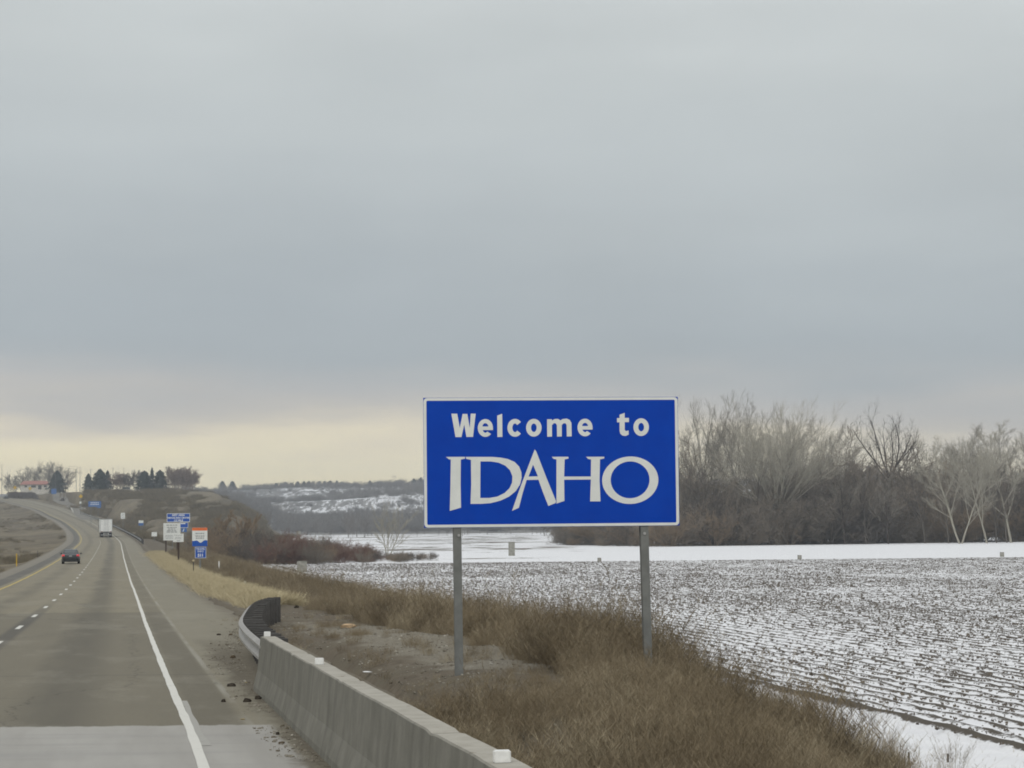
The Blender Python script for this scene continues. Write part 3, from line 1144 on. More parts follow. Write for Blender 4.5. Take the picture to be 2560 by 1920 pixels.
def ring_arc(cx, cy, rx, ry, th, a0, a1, n=30):
    """thick elliptical arc outline, angles in degrees clockwise on the photo from +x"""
    o, i = [], []
    for k in range(n + 1):
        t = math.radians(a0 + (a1 - a0) * k / n)
        o.append((cx + rx * math.cos(t), cy + ry * math.sin(t)))
        i.append((cx + (rx - th) * math.cos(t), cy + (ry - th * .95) * math.sin(t)))
    return o + i[::-1]


def let_o(x0, x1, y0, y1, th=40):
    cx, cy, rx, ry = (x0 + x1) / 2, (y0 + y1) / 2, (x1 - x0) / 2, (y1 - y0) / 2
    letter(ell(cx, cy, rx, ry), [ell(cx, cy, rx - th, ry - th * .95)])


def let_e(x0, x1, y0, y1, th=38):
    cx, cy, rx, ry = (x0 + x1) / 2, (y0 + y1) / 2, (x1 - x0) / 2, (y1 - y0) / 2
    ti = [math.radians(a) for a in np.linspace(42, 360, 40)]
    outer = [(cx + rx * math.cos(t), cy + ry * math.sin(t)) for t in ti]
    outer += [(x1, cy + 17), (cx - rx + th, cy + 17)]
    inner = [(cx + (rx - th) * math.cos(t), cy + (ry - th * .9) * math.sin(t)) for t in [math.radians(a) for a in np.linspace(160, 48, 16)]]
    hole = [(cx + (rx - th) * math.cos(t), cy - 12 + (ry - th * .9 - 12) * math.sin(t)) for t in [math.radians(a) for a in np.linspace(180, 360, 18)]]
    letter(outer + inner, [hole])


letter([(283, 178), (330, 178), (351, 295), (374, 180), (412, 180), (432, 295), (440, 178), (480, 178), (458, 368), (405, 368), (387, 268), (364, 369), (316, 369)])
let_e(497, 620, 222, 368)
letter([(655, 194), (695, 179), (697, 368), (656, 369)])
letter(ring_arc(800, 294, 62, 73, 40, 40, 320))
let_o(890, 1016, 221, 366)
letter([(1061, 224), (1100, 224), (1101, 236), (1122, 222), (1150, 221), (1170, 234), (1190, 222), (1222, 219), (1246, 230), (1260, 255), (1262, 364), (1222, 365),
        (1221, 272), (1212, 258), (1196, 257), (1181, 272), (1181, 365), (1142, 366), (1141, 272), (1132, 258), (1116, 257), (1101, 272), (1101, 366), (1062, 367)])
let_e(1310, 1433, 220, 364)
letter([(1655, 188), (1697, 173), (1697, 214), (1732, 214), (1732, 248), (1697, 249), (1697, 310), (1706, 322), (1728, 316), (1730, 350), (1704, 362),
        (1678, 358), (1660, 342), (1655, 318), (1655, 250), (1634, 250), (1634, 216), (1655, 215)])
let_o(1769, 1896, 217, 362)


def ibeam(name, mat, parent, x, y, z0, z1, w=.112, d=.15, t=.012, lean=0.0):
    prof = [(-w / 2, -d / 2), (w / 2, -d / 2), (w / 2, -d / 2 + t), (t / 2, -d / 2 + t), (t / 2, d / 2 - t), (w / 2, d / 2 - t),
            (w / 2, d / 2), (-w / 2, d / 2), (-w / 2, d / 2 - t), (-t / 2, d / 2 - t), (-t / 2, -d / 2 + t), (-w / 2, -d / 2 + t)]
    n = len(prof)
    vs = [(x + a + lean, y + b, z0) for a, b in prof] + [(x + a, y + b, z1) for a, b in prof]
    fs = [(i, (i + 1) % n, n + (i + 1) % n, n + i) for i in range(n)] + [tuple(range(n - 1, -1, -1)), tuple(range(n, 2 * n))]
    return MB().poly(vs, fs).build(name, mat, parent)


for px_t, px_b, zlow in ((1139, 1146, 1690), (1607, 1626, 1720)):
    q = ws.matrix_world  # identity until update; compute by hand
    rot = Matrix.Rotation(-s_ang, 3, 'Z')
    lt = rot @ (at(px_t, 1330, WS_D + .1) - ws.location)
    lb = rot @ (at(px_b, zlow, WS_D + .1) - ws.location)
    gb = float(ground(at(px_b, zlow, WS_D).x, WS_D)) - ws.location.z
    po = ibeam('post', MAT_GALV, ws, lt.x, .085, gb - .4, zb + SH - .1, lean=(lb.x - lt.x) * (gb - .4 - (zb + SH - .1)) / (lb.z - lt.z) if False else (lb.x - lt.x))
    MB().tube((lt.x + .03, .008, zb - .11), (lt.x + .03, -.006, zb - .11), .02, n=8).build('bolt', MAT_ALU, po)

# ------------------------------------------------------------------ concrete barrier with reflectors
bar = thing('concrete_barrier', 'long stained concrete barrier along the right shoulder', 'barrier', tuple(PR(1.33, 20)), 0)
prof = [(-.13, -.15), (-.12, .07), (-.055, .30), (-.012, .80), (.0, .812), (.19, .812), (.202, .80), (.245, .30), (.31, .07), (.32, -.15)]
np_ = len(prof)
for s0_, s1_ in ((4, 10.1), (10.115, 16.2), (16.215, 22.9), (22.915, 29.2), (29.215, 35.6)):
    bv = np.linspace(s0_, s1_, 26)
    Vb, Fb = [], []
    for i, v_ in enumerate(bv):
        o_ = PR(1.33, float(v_)) - bar.location
        e_ = .014 * max(0.0, 1 - min(v_ - s0_, s1_ - v_) / .03)      # worn, slightly chamfered joint
        for a_, z_ in prof:
            Vb.append((o_.x + a_ * 1.014 * (1 - e_) + float(vnoise(v_, z_ * 9, .7, 71) - .5) * .014, o_.y + a_ * .17,
                       o_.z + z_ - e_ * (z_ > .5) + float(vnoise(v_, a_ * 5, .5, 72) - .5) * .005))
    for i in range(len(bv) - 1):
        for j in range(np_ - 1):
            a_ = i * np_ + j
            Fb.append((a_, a_ + 1, a_ + np_ + 1, a_ + np_))
    Fb.append(tuple(range(np_)))
    Fb.append(tuple((len(bv) - 1) * np_ + j for j in range(np_ - 1, -1, -1)))
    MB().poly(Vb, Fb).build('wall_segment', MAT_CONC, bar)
for px_, v_ in ((672, 35.35), (822, 26.2), (1293, 13.75)):
    c_ = PR(1.33 + .075, v_) - bar.location
    MB().box((c_.x, c_.y, c_.z + .812 + .0365), (.098, .07, .075), head(v_)).build('reflector', MAT_WHITE, bar, bevel=.006)

# ------------------------------------------------------------------ guardrail with timber posts
GR_T = [(35.2, 1.38), (40, 1.44), (47, 1.62), (53, 2.03), (59, 2.45), (65, 2.92), (69, 3.40), (71.3, 3.78)]
gx, gu = smooth_table(GR_T, 2.2, 20, 90, .25)


def gr_pt(v_, off=0.0):
    u_ = float(np.interp(v_, gx, gu))
    return PR(u_ + off, v_)


WB = [(.0, .155), (-.03, .150), (-.083, .115), (-.083, .075), (-.02, .025), (-.0, 0.0), (-.02, -.025), (-.083, -.075), (-.083, -.115), (-.03, -.150), (0.0, -.155)]


def rail_mesh(name, pts, mat, parent, zc=.55, prof=WB):
    """W-beam swept along pts (base points), corrugation bulging to the left of travel"""
    V_, F_ = [], []
    n = len(prof)
    o = parent.location
    for i, p in enumerate(pts):
        d = (pts[min(i + 1, len(pts) - 1)] - pts[max(i - 1, 0)])
        d.z = 0
        d.normalize()
        rgt = Vector((d.y, -d.x, 0))
        for a, z in prof:
            V_.append(p + rgt * a + Vector((0, 0, zc + z)) - o)
        for a, z in reversed(prof):
            V_.append(p + rgt * (a + .004) + Vector((0, 0, zc + z)) - o)
    m = 2 * n
    for i in range(len(pts) - 1):
        for j in range(m):
            a, b = i * m + j, i * m + (j + 1) % m
            F_.append((a, b, b + m, a + m))
    F_.append(tuple(range(m)))
    F_.append(tuple((len(pts) - 1) * m + j for j in range(m - 1, -1, -1)))
    return MB().poly(V_, F_).build(name, mat, parent, smooth=False)


gr = thing('guardrail', 'curved steel guardrail on dark timber posts at the end of the barrier', 'guardrail', tuple(gr_pt(40)), 0)
rail_mesh('rail', [gr_pt(v_) for v_ in np.linspace(35.35, 71.3, 90)], MAT_RAIL, gr)
pv = list(np.arange(36.4, 47, .953)) + list(np.arange(47.3, 71.4, 1.27))
for v_ in pv:
    c_ = gr_pt(v_)
    d_ = gr_pt(v_ + .3) - gr_pt(v_ - .3)
    hz = math.atan2(-d_.x, d_.y)
    g_ = c_.z
    rel = c_ - gr.location
    rg = Vector((math.cos(hz), math.sin(hz), 0))
    pp = rel + rg * .30
    gz = min(float(ground(c_.x + .3, c_.y)), g_) - .3 - gr.location.z
    top = g_ + .745 + rnd.uniform(-.015, .015) - gr.location.z
    po = MB().box((pp.x, pp.y, (top + gz) / 2), (.20, .15, top - gz), hz).build('post', MAT_WOODP, gr)
    bl = rel + rg * .102
    MB().box((bl.x, bl.y, rel.z + .56), (.195, .145, .36), hz).build('spacer_block', MAT_WOODP, po)
e_ = gr_pt(71.3) - gr.location
MB().tube((e_.x - .02, e_.y + .02, e_.z + .40), (e_.x - .02, e_.y + .02, e_.z + .70), .075, n=10).build('rail_end', MAT_RAIL, gr)

# longer guardrail farther on, right of the lorry
gr2 = thing('guardrail', 'long straight guardrail beyond the lorry along the foot of the hill', 'guardrail', tuple(P(3.5, 440)), 0)
rail_mesh('rail', [PR(3.5, v_, .05) for v_ in np.linspace(405, 815, 60)], MAT_GALV, gr2, .55)
for v_ in np.arange(405, 815, 7.6):
    c_ = PR(3.65, v_) - gr2.location
    MB().box((c_.x + .12, c_.y, c_.z + .25), (.2, .16, 1.1), head(v_)).build('post', MAT_WOODP, gr2)


# ------------------------------------------------------------------ small roadside signs
TXT = {}


def text_mesh(s, size, mat, parent, x, z, y, bold=.0, name='lettering'):
    cu = bpy.data.curves.new(name, 'FONT')
    cu.body = s
    cu.size = size
    cu.align_x = 'CENTER'
    cu.align_y = 'CENTER'
    cu.extrude = .003
    cu.offset = bold
    tmp = bpy.data.objects.new(name, cu)
    COL.objects.link(tmp)
    dg = bpy.context.evaluated_depsgraph_get()
    me = bpy.data.meshes.new_from_object(tmp.evaluated_get(dg))
    bpy.data.objects.remove(tmp)
    for v in me.vertices:
        a, b, c = v.co
        v.co = (x + a, y - c, z + b)
    me.materials.clear()
    me.name = name
    return mesh_obj(name, me, mat, parent)


def bars(parent, mat, x0, x1, zlist, h, y, seed):
    """unreadable lines of small print: rows of word-length bars"""
    r = random.Random(seed)
    m = MB()
    for z in zlist:
        ind = r.uniform(0, .18) * (x1 - x0)
        x = x0 + ind
        while x < x1 - ind - .02:
            w = min(r.uniform(.12, .26) * (x1 - x0), x1 - ind - x)
            m.box((x + w / 2, y, z), (w, .004, h))
            x += w + .05 * (x1 - x0)
    return tag(m.build('lettering', mat, parent), kind='stuff')


def sign_at(name, label, px0, px1, py0, py1, d, base_z=None):
    """empty at ground below the panel; returns (thing, local panel x0,x1,z0,z1)"""
    a, b = at(px0, py1, d), at(px1, py0, d)
    cx = (a.x + b.x) / 2
    g = float(ground(cx, d))
    t = thing(name, label, 'sign', (cx, d, g), 0)
    return t, a.x - cx, b.x - cx, a.z - g, b.z - g


def plate(parent, x0, x1, z0, z1, mat, y=0.0, r=.04, th=.02, border=None, bw=.03, name='panel'):
    p = flat_shape(name, rrect(x0, z0, x1, z1, r, 4), [], mat, parent, y, th)
    if border is not None:
        flat_shape('border', rrect(x0 + .006, z0 + .006, x1 - .006, z1 - .006, r, 4), [rrect(x0 + bw, z0 + bw, x1 - bw, z1 - bw, max(.005, r - bw * .5), 4)],
                   border, p, y - th, .006)
    return p


# white notice, large, two timber posts
t, x0, x1, z0, z1 = sign_at('notice_sign', 'large white notice board on two dark timber posts below the rest area sign', 408.5, 451, 1307.5, 1351, 290)
p = plate(t, x0, x1, z0, z1, MAT_WSHEET)
hh = z1 - z0
bars(p, MAT_INK, x0 + .35, x1 - .35, [z1 - .12 * hh, z1 - .25 * hh, z1 - .345 * hh], .12, -.025, 1)
bars(p, MAT_INK, x0 + .15, x1 - .15, [z1 - .44 * hh, z1 - .52 * hh], .12, -.025, 2)
bars(p, MAT_INK, x0 + .2, x1 - .6, [z1 - .72 * hh, z1 - .80 * hh, z1 - .88 * hh], .07, -.025, 3)
for px_ in (414.5, 443):
    xx = at(px_, 1340, 290).x - t.location.x
    gz = float(ground(t.location.x + xx, 290)) - t.location.z
    MB().box((xx, .09, (z1 - .1 + gz - .3) / 2), (.17, .14, z1 - .1 - gz + .3)).build('post', MAT_WOODB, t)
# smaller white panel on one post, nearer
t, x0, x1, z0, z1 = sign_at('notice_sign', 'smaller white notice on a single timber post in front of the large notice', 432.5, 459, 1334, 1355, 232)
p = plate(t, x0, x1, z0, z1, MAT_WSHEET)
bars(p, MAT_INK, x0 + .1, x1 - .1, [z1 - .16, z1 - .36, z1 - .50], .06, -.025, 4)
bars(p, MAT_INK, x0 + .35, x1 - .3, [z1 - .68], .08, -.025, 5)
xx = at(446, 1360, 232).x - t.location.x
MB().box((xx, .09, (z1 - .1 - .4) / 2), (.17, .14, z1 + .3)).build('post', MAT_WOODB, t)
# blue rest area sign
t, x0, x1, z0, z1 = sign_at('rest_area_sign', 'blue rest area sign with white lettering behind the white notices', 417, 475, 1283, 1305.5, 322)
p = plate(t, x0, x1, z0, z1, MAT_BLUE3, border=MAT_WSHEET, bw=.07)
xm = (x0 + x1) / 2
text_mesh('REST AREA', .36, MAT_WSHEET, p, xm, z1 - .27, -.021, .012)
text_mesh('VISITOR INFO CENTER', .30, MAT_WSHEET, p, xm, z1 - .64, -.021, .01)
text_mesh('1/2 MILE', .36, MAT_WSHEET, p, xm, z1 - .99, -.021, .012)
a_, b_ = at(449, 1319.5, 322), at(470.5, 1306.2, 322)
lx, lz = t.location.x, t.location.z
p2 = plate(t, a_.x - lx, b_.x - lx, a_.z - lz, b_.z - lz, MAT_BLUE3, border=MAT_WSHEET, bw=.05)
MB().box(((a_.x + b_.x) / 2 - lx - .12, -.024, b_.z - lz - .15), (.65, .004, .14)).build('lettering', MAT_WSHEET, p2)
a_, b_ = at(453.5, 1330, 322), at(467, 1320.3, 322)
p3 = plate(t, a_.x - lx, b_.x - lx, a_.z - lz, b_.z - lz, MAT_BLUE2)
ax, az = (a_.x + b_.x) / 2 - lx, (a_.z + b_.z) / 2 - lz
MB().poly([(ax - .22, -.024, az - .2), (ax - .1, -.024, az - .2), (ax + .05, -.024, az + .18), (ax - .05, -.024, az + .2)], [(0, 1, 2, 3)]).build('arrow', MAT_WSHEET, p3)
for px_ in (431, 464.5):
    xx = at(px_, 1340, 322).x - lx
    gz = float(ground(lx + xx, 322)) - lz
    MB().box((xx, .09, (z1 - .1 + gz - .3) / 2), (.09, .12, z1 - .1 - gz + .3)).build('post', MAT_GALV, t)
# orange / white / blue sign with blue travel info plate
t, x0, x1, z0, z1 = sign_at('safety_sign', 'white sign with orange top and blue wave, blue travel info plate below', 480.5, 518.5, 1319, 1366, 180)
lx, lz = t.location.x, t.location.z
p = plate(t, x0, x1, z0, z1, MAT_WSHEET, r=.07)
hh = z1 - z0
flat_shape('orange_band', rrect(x0 + .004, z1 - .16 * hh, x1 - .004, z1 - .004, .03, 3), [], MAT_ORANGE, p, -.02, .004)
wv = [(x0 + .004, z0 + .004), (x1 - .004, z0 + .004)] + [(x1 - .004 - (x1 - x0 - .008) * k / 24, z0 + hh * (.31 - .10 * math.exp(-((k / 24 - .47) / .17) ** 2) + .02 * math.sin(k * .5))) for k in range(25)]
flat_shape('blue_wave', wv, [], MAT_BLUE3, p, -.02, .004)
bars(p, MAT_INK, x0 + .22, x1 - .2, [z1 - .31 * hh, z1 - .45 * hh, z1 - .56 * hh], .10, -.022, 8)
a_, b_ = at(487.5, 1395.5, 180), at(515.5, 1367, 180)
p2 = plate(t, a_.x - lx, b_.x - lx, a_.z - lz, b_.z - lz, MAT_BLUE3, border=MAT_WSHEET, bw=.035)
xm = (a_.x + b_.x) / 2 - lx
text_mesh('TRAVEL', .20, MAT_WSHEET, p2, xm, b_.z - lz - .17, -.021, .004)
text_mesh('INFO', .20, MAT_WSHEET, p2, xm, b_.z - lz - .36, -.021, .004)
text_mesh('511', .30, MAT_WSHEET, p2, xm, b_.z - lz - .66, -.021, .014)
xx = at(500, 1400, 180).x - lx
MB().box((xx, .09, (z1 - .1 - .5) / 2), (.13, .12, z1 + .4)).build('post', MAT_GALV, t)
# little signs up the hill
for nm, lab, r_, d_, mt, posts in (
        ('back_sign', 'small pale blank sign standing on the grassy foot of the hill', (379, 392.5, 1330, 1341), 430, MAT_WSHEET, (385.5,)),
        ('hill_sign', 'small white and blue sign on the hillside right of the lorry', (346.5, 358.5, 1301, 1314), 520, MAT_WSHEET, (352.5,)),
        ('speed_sign', 'narrow white regulatory sign just above and right of the lorry', (302, 312.5, 1282, 1297), 590, MAT_WSHEET, (307.5,)),
        ('exit_sign', 'wide blue sign on two posts above the lorry', (221, 252.5, 1253, 1267), 690, MAT_BLUE2, (227.5, 245.5)),
        ('warning_sign', 'yellow warning sign beside the exit road on the hill', (198, 206, 1236.5, 1245), 870, MAT_YELLOW, (202,)),
        ('marker_sign', 'tiny white marker sign below the yellow sign by the exit road', (198.5, 203.5, 1254, 1259), 800, MAT_WSHEET, (201,)),
        ('lot_sign', 'small dark blue sign at the entrance of the rest area', (213, 224, 1231, 1240), 940, MAT_BLUE2, (218.5,)),
        ('lot_sign', 'small green sign under the conifers of the rest area', (239, 255, 1229.5, 1237), 940, MAT_GREEN, (247,)),
        ('warning_sign', 'yellow sign on the far left beside the upper highway', (33.5, 41, 1215, 1223), 1060, MAT_YELLOW, (37,)),
        ('warning_sign', 'yellow sign in front of the white house', (71, 79, 1218, 1225), 1060, MAT_YELLOW, (75,)),
        ('info_sign', 'blue sign at the right end of the dark hedge', (128, 141, 1222, 1235), 1000, MAT_BLUE2, (134.5,))):
    t, x0, x1, z0, z1 = sign_at(nm, lab, *r_, d_)
    if nm == 'warning_sign':
        cxx, czz, rr = (x0 + x1) / 2, (z0 + z1) / 2, max(x1 - x0, z1 - z0) * .62
        p = flat_shape('panel', [(cxx - rr, czz), (cxx, czz - rr), (cxx + rr, czz), (cxx, czz + rr)], [], mt, t, 0, .03)
    else:
        p = plate(t, x0, x1, z0, z1, mt, th=.03)
    if lab.startswith('small white and blue'):
        flat_shape('blue_plate', rrect(x0 + .01, z0 + .01, x1 - .01, (z0 + z1) / 2, .02, 3), [], MAT_BLUE2, p, -.03, .01)
    if nm == 'exit_sign':
        bars(p, MAT_WSHEET, x0 + .4, x1 - .4, [z1 - .45, z1 - .95], .2, -.034, 12)
        flat_shape('lower_plate', rrect(x0 + (x1 - x0) * .68, z0 - .35, x1 - .02, z0 - .02, .02, 3), [], mt, p, 0, .03)
    if nm == 'speed_sign':
        bars(p, MAT_INK, x0 + .2, x1 - .2, [z1 - .4, z1 - .75, z1 - 1.15], .13, -.034, 13)
    for px_ in posts:
        xx = at(px_, 1300, d_).x - t.location.x
        gz = min(0.0, float(ground(t.location.x + xx, d_)) - t.location.z)
        ztop = max(z1 - .1, .3)
        MB().box((xx, .08, (ztop + gz - .5) / 2), (.12, .1, ztop - gz + .5)).build('post', MAT_GALV, t)

# delineators and marker posts
def delineator(label, px, py_top, d, mat_head, colr=MAT_WOODP, headh=.16, w=.06):
    top = at(px, py_top, d)
    g = float(ground(top.x, d))
    t = thing('delineator_post', label, 'post', (top.x, d, g))
    h = max(.5, top.z - g)
    MB().box((0, 0, h / 2 - .15), (w, .03, h + .3)).build('stake', colr, t, bevel=.006)
    if mat_head is not None:
        MB().tube((0, -.03, h - headh * .4), (0, -.018, h - headh * .4), headh / 2, n=14).build('reflector', mat_head, t)
    return t


MAT_TAN = simple('aged_reflector', (.5, .42, .26), (.42, .35, .22), 9, .5)
delineator('thin dark post with round amber reflector beside the orange-topped sign', 483.5, 1399, 166, MAT_TAN)
delineator('short white marker stake in the brush right of the travel info sign', 547.5, 1403, 178, None, MAT_WHITE, w=.09)
delineator('tall yellow marker pole in the grassy median on the left', 41.5, 1384, 232, None, MAT_YELLOW, w=.1)
delineator('dark thin stake in the grassy median behind the car', 94.5, 1376, 285, None, MAT_WOODP, w=.07)

for px_, py_, d_, lab in ((2272, 1888, 43, 'short dark fence stake at the snow edge, left of two'), (2370, 1903, 43.5, 'short dark fence stake at the snow edge, right of two')):
    q = at(px_, py_, d_)
    g = float(ground(q.x, d_))
    t = thing('fence_stake', lab, 'stake', (q.x, d_, g))
    MB().box((0, 0, (q.z - g) / 2 - .2), (.035, .035, max(.3, q.z - g) + .4)).build('stake', MAT_WOODP, t, bevel=.005)

# irrigation standpipes and concrete boxes in the snow
for px_, top_, w_, d_, lab, in ((1498.5, 1405, .38, 266, 'small grey standpipe at the far edge of the furrowed field, left one'),
                                (1999, 1394, .40, 272, 'small grey standpipe at the far edge of the furrowed field, middle one'),
                                (2505, 1385, .40, 280, 'small grey standpipe at the far edge of the furrowed field, right one'),
                                (1279, 1355, .78, 330, 'grey concrete box in the snow strip between the sign posts'),
                                (755, 1404, .85, 222, 'big pale concrete irrigation box at the edge of the brush'),
                                (746, 1328, 1.1, 640, 'far pale concrete box on the valley snow beyond the willows')):
    q = at(px_, top_, d_)
    g = float(ground(q.x, d_))
    h = max(.5, q.z - g)
    t = thing('irrigation_box', lab, 'concrete box', (q.x, d_, g), .2)
    MB().box((0, 0, h / 2 - .2), (w_, w_, h + .4)).build('body', MAT_CONC2, t, bevel=.02)
    MB().box((0, 0, h + .025), (w_ * 1.08, w_ * 1.08, .05)).build('lid', MAT_CONC2, t, bevel=.01)


# ------------------------------------------------------------------ vehicles
def wheel(parent, x, y, r, w):
    tyre = MB().tube((x - w / 2, y, r), (x + w / 2, y, r), r, n=20).build('tyre', MAT_BLACK, parent)
    s = 1 if x > 0 else -1
    MB().tube((x + s * (w / 2), y, r), (x + s * (w / 2 + .012), y, r), r * .62, n=16).build('rim', MAT_ALU, tyre)
    return tyre


MAT_CARP = simple('dark_car_paint', (.030, .036, .038), (.036, .042, .044), 3, .3, .5)
MAT_GLASS = simple('tinted_car_glass', (.05, .06, .06), (.06, .07, .07), 3, .08, .6)


def m_tail():
    t = NT('lit_tail_lamp')
    n = t.noise(t.obj(), 9, 2)
    t.col(t.mix(n, (.6, .02, .03), (.5, .015, .02)))
    t.b.inputs['Emission Color'].default_value = (1, .03, .035, 1)
    t.b.inputs['Emission Strength'].default_value = .9
    return t.m


MAT_TAIL = m_tail()
MAT_TAILOFF = simple('red_lamp', (.25, .02, .02), (.2, .02, .02), 9, .3)


def car(name, label, u_, v_, paint, lit=True):
    t = thing(name, label, 'car', tuple(PR(u_, v_, .004)), head(v_))
    # lower body: lofted sections along y (rear -2.3 to front 2.3): (y, half width, z bottom, z belt)
    sec = [(-2.30, .70, .42, .78), (-2.26, .82, .30, .92), (-2.0, .875, .24, 1.00), (-1.2, .89, .20, .97), (0, .895, .20, .95), (1.2, .885, .20, .92), (1.9, .85, .24, .84), (2.22, .74, .30, .72), (2.30, .60, .40, .62)]
    V_, F_ = [], []
    for y, hw, zb_, zt in sec:
        zm = zb_ + (zt - zb_) * .55
        V_ += [(-hw * .92, y, zb_), (-hw, y, zm), (-hw * .93, y, zt), (0, y, zt + .03), (hw * .93, y, zt), (hw, y, zm), (hw * .92, y, zb_)]
    for i in range(len(sec) - 1):
        for j in range(7):
            a, b = i * 7 + j, i * 7 + (j + 1) % 7
            F_.append((a, b, b + 7, a + 7))
    F_ += [tuple(range(6, -1, -1)), tuple(len(sec) * 7 - 7 + j for j in range(7))]
    body = MB().poly(V_, F_).build('body', paint, t, smooth=False)
    # cabin: roof and pillars with glass set in
    cab = [(-1.75, .76, 1.0), (-1.05, .62, 1.43), (-.3, .63, 1.47), (.35, .61, 1.42), (1.15, .74, .95)]
    V_, F_ = [], []
    for y, hw, z in cab:
        V_ += [(-hw, y, z), (hw, y, z)]
    base = [(-1.75, .76), (-1.05, .80), (-.3, .82), (.35, .81), (1.15, .74)]
    for y, hw in base:
        V_ += [(-hw, y, .93), (hw, y, .93)]
    for i in range(4):
        F_.append((2 * i, 2 * i + 1, 2 * i + 3, 2 * i + 2))
        F_.append((2 * i, 2 * i + 2, 10 + 2 * i + 2, 10 + 2 * i))
        F_.append((2 * i + 1, 10 + 2 * i + 1, 10 + 2 * i + 3, 2 * i + 3))
    F_.append((0, 10, 11, 1))
    F_.append((8, 9, 19, 18))
    MB().poly(V_, F_).build('cabin', paint, t)
    MB().poly([(-.64, -1.66, 1.075), (.64, -1.66, 1.075), (.55, -1.11, 1.415), (-.55, -1.11, 1.415)], [(0, 1, 2, 3)]).build('rear_window', MAT_GLASS, t)
    MB().poly([(-.62, 1.06, 1.015), (.62, 1.06, 1.015), (.54, .42, 1.40), (-.54, .42, 1.40)], [(3, 2, 1, 0)]).build('windscreen', MAT_GLASS, t)
    for s in (-1, 1):
        MB().poly([(s * .785, -1.25, 1.06), (s * .80, .85, 1.02), (s * .650, .25, 1.385), (s * .655, -.95, 1.395)], [(0, 1, 2, 3)]).build('side_window', MAT_GLASS, t)
        MB().poly([(s * .86, -2.19, .76), (s * .62, -2.325, .77), (s * .62, -2.31, .93), (s * .83, -2.18, .95),
                   (s * .84, -2.05, .76), (s * .62, -2.2, .77), (s * .62, -2.18, .93), (s * .81, -2.05, .95)],
                  [(0, 1, 2, 3), (7, 6, 5, 4), (0, 4, 5, 1), (3, 2, 6, 7), (0, 3, 7, 4), (1, 5, 6, 2)]).build('tail_light', MAT_TAIL if lit else MAT_TAILOFF, t)
        MB().box((s * .98, .75, 1.02), (.2, .10, .14)).build('mirror', paint, t, bevel=.03)
        wheel(t, s * .78, -1.4, .33, .22)
        wheel(t, s * .78, 1.4, .33, .22)
    MB().box((0, -2.29, .46), (1.5, .12, .22)).build('bumper', MAT_BLACK, t, bevel=.03)
    MB().box((0, -2.318, .80), (.30, .02, .13)).build('number_plate', MAT_INK, t)
    MB().box((0, -2.0, .27), (1.5, .5, .10)).build('underside', MAT_BLACK, t)
    return t


car('car', 'dark sedan with lit red tail lights in the left lane', -5.45, 237, MAT_CARP)
car('car', 'tiny dark car on the upper highway at the far left', -2.6, 1032, MAT_CARP, lit=False)

# lorry
lo = thing('lorry', 'white box trailer lorry seen from behind in the right lane', 'truck', tuple(PR(-1.95, 504, .004)), head(504))
MAT_TRAIL = simple('white_trailer_skin', (.82, .83, .81), (.72, .73, .71), 1.2, .5, .3)
MAT_TRIM = simple('grey_trailer_frame', (.42, .43, .43), (.33, .34, .34), 2, .55, .3)
MAT_DARK = simple('dark_chassis_steel', (.04, .04, .04), (.06, .058, .055), 4, .8, .2)
MB().box((0, 8.2, 2.60), (2.58, 16.2, 2.76)).build('box', MAT_TRAIL, lo, bevel=.02)
MB().box((0, .06, 3.93), (2.60, .10, .12)).box((-1.26, .06, 2.55), (.08, .10, 2.70)).box((1.26, .06, 2.55), (.08, .10, 2.70)).box((0, .06, 1.24), (2.60, .14, .16)).build('rear_frame', MAT_TRIM, lo)
for s in (-1, 1):
    dr = MB().box((s * .61, .04, 2.59), (1.20, .06, 2.52)).build('door', MAT_TRAIL, lo, bevel=.01)
    for xx in (.18, .42):
        MB().tube((s * xx, -.015, 1.36), (s * xx, -.015, 3.84), .022, n=6).build('lock_rod', MAT_TRIM, dr)
    MB().box((s * .95, .02, 1.245), (.34, .08, .09)).build('tail_light', MAT_TAILOFF, lo)
    for yy in (1.6, 2.9):
        for x_ in (.78, 1.10):
            wheel(lo, s * x_, yy, .51, .27)
    MB().box((s * .88, 2.3, .78), (.62, .02, .62)).build('mud_flap', MAT_DARK, lo)
    MB().box((s * .52, .10, .86), (.09, .08, .66)).build('guard_upright', MAT_TRAIL, lo)
    MB().box((s * 1.38, 17.8, 2.35), (.12, .12, .75)).build('mirror', MAT_DARK, lo)
    wheel(lo, s * 1.05, 17.2, .51, .3)
    wheel(lo, s * 1.0, 14.2, .51, .5)
MB().box((0, .08, .56), (2.2, .10, .12)).build('underride_bar', MAT_TRIM, lo)
MB().box((0, 4, 1.10), (1.1, 8, .22)).build('chassis', MAT_DARK, lo)
MB().box((0, 2.25, .55), (1.5, 1.8, .22)).build('axle_bogie', MAT_DARK, lo)
MB().extrude([(-1.15, .6), (1.15, .6), (1.2, 2.2), (1.05, 3.3), (-1.05, 3.3), (-1.2, 2.2)], 16.6, 19.6).build('cab', MAT_TRAIL, lo)

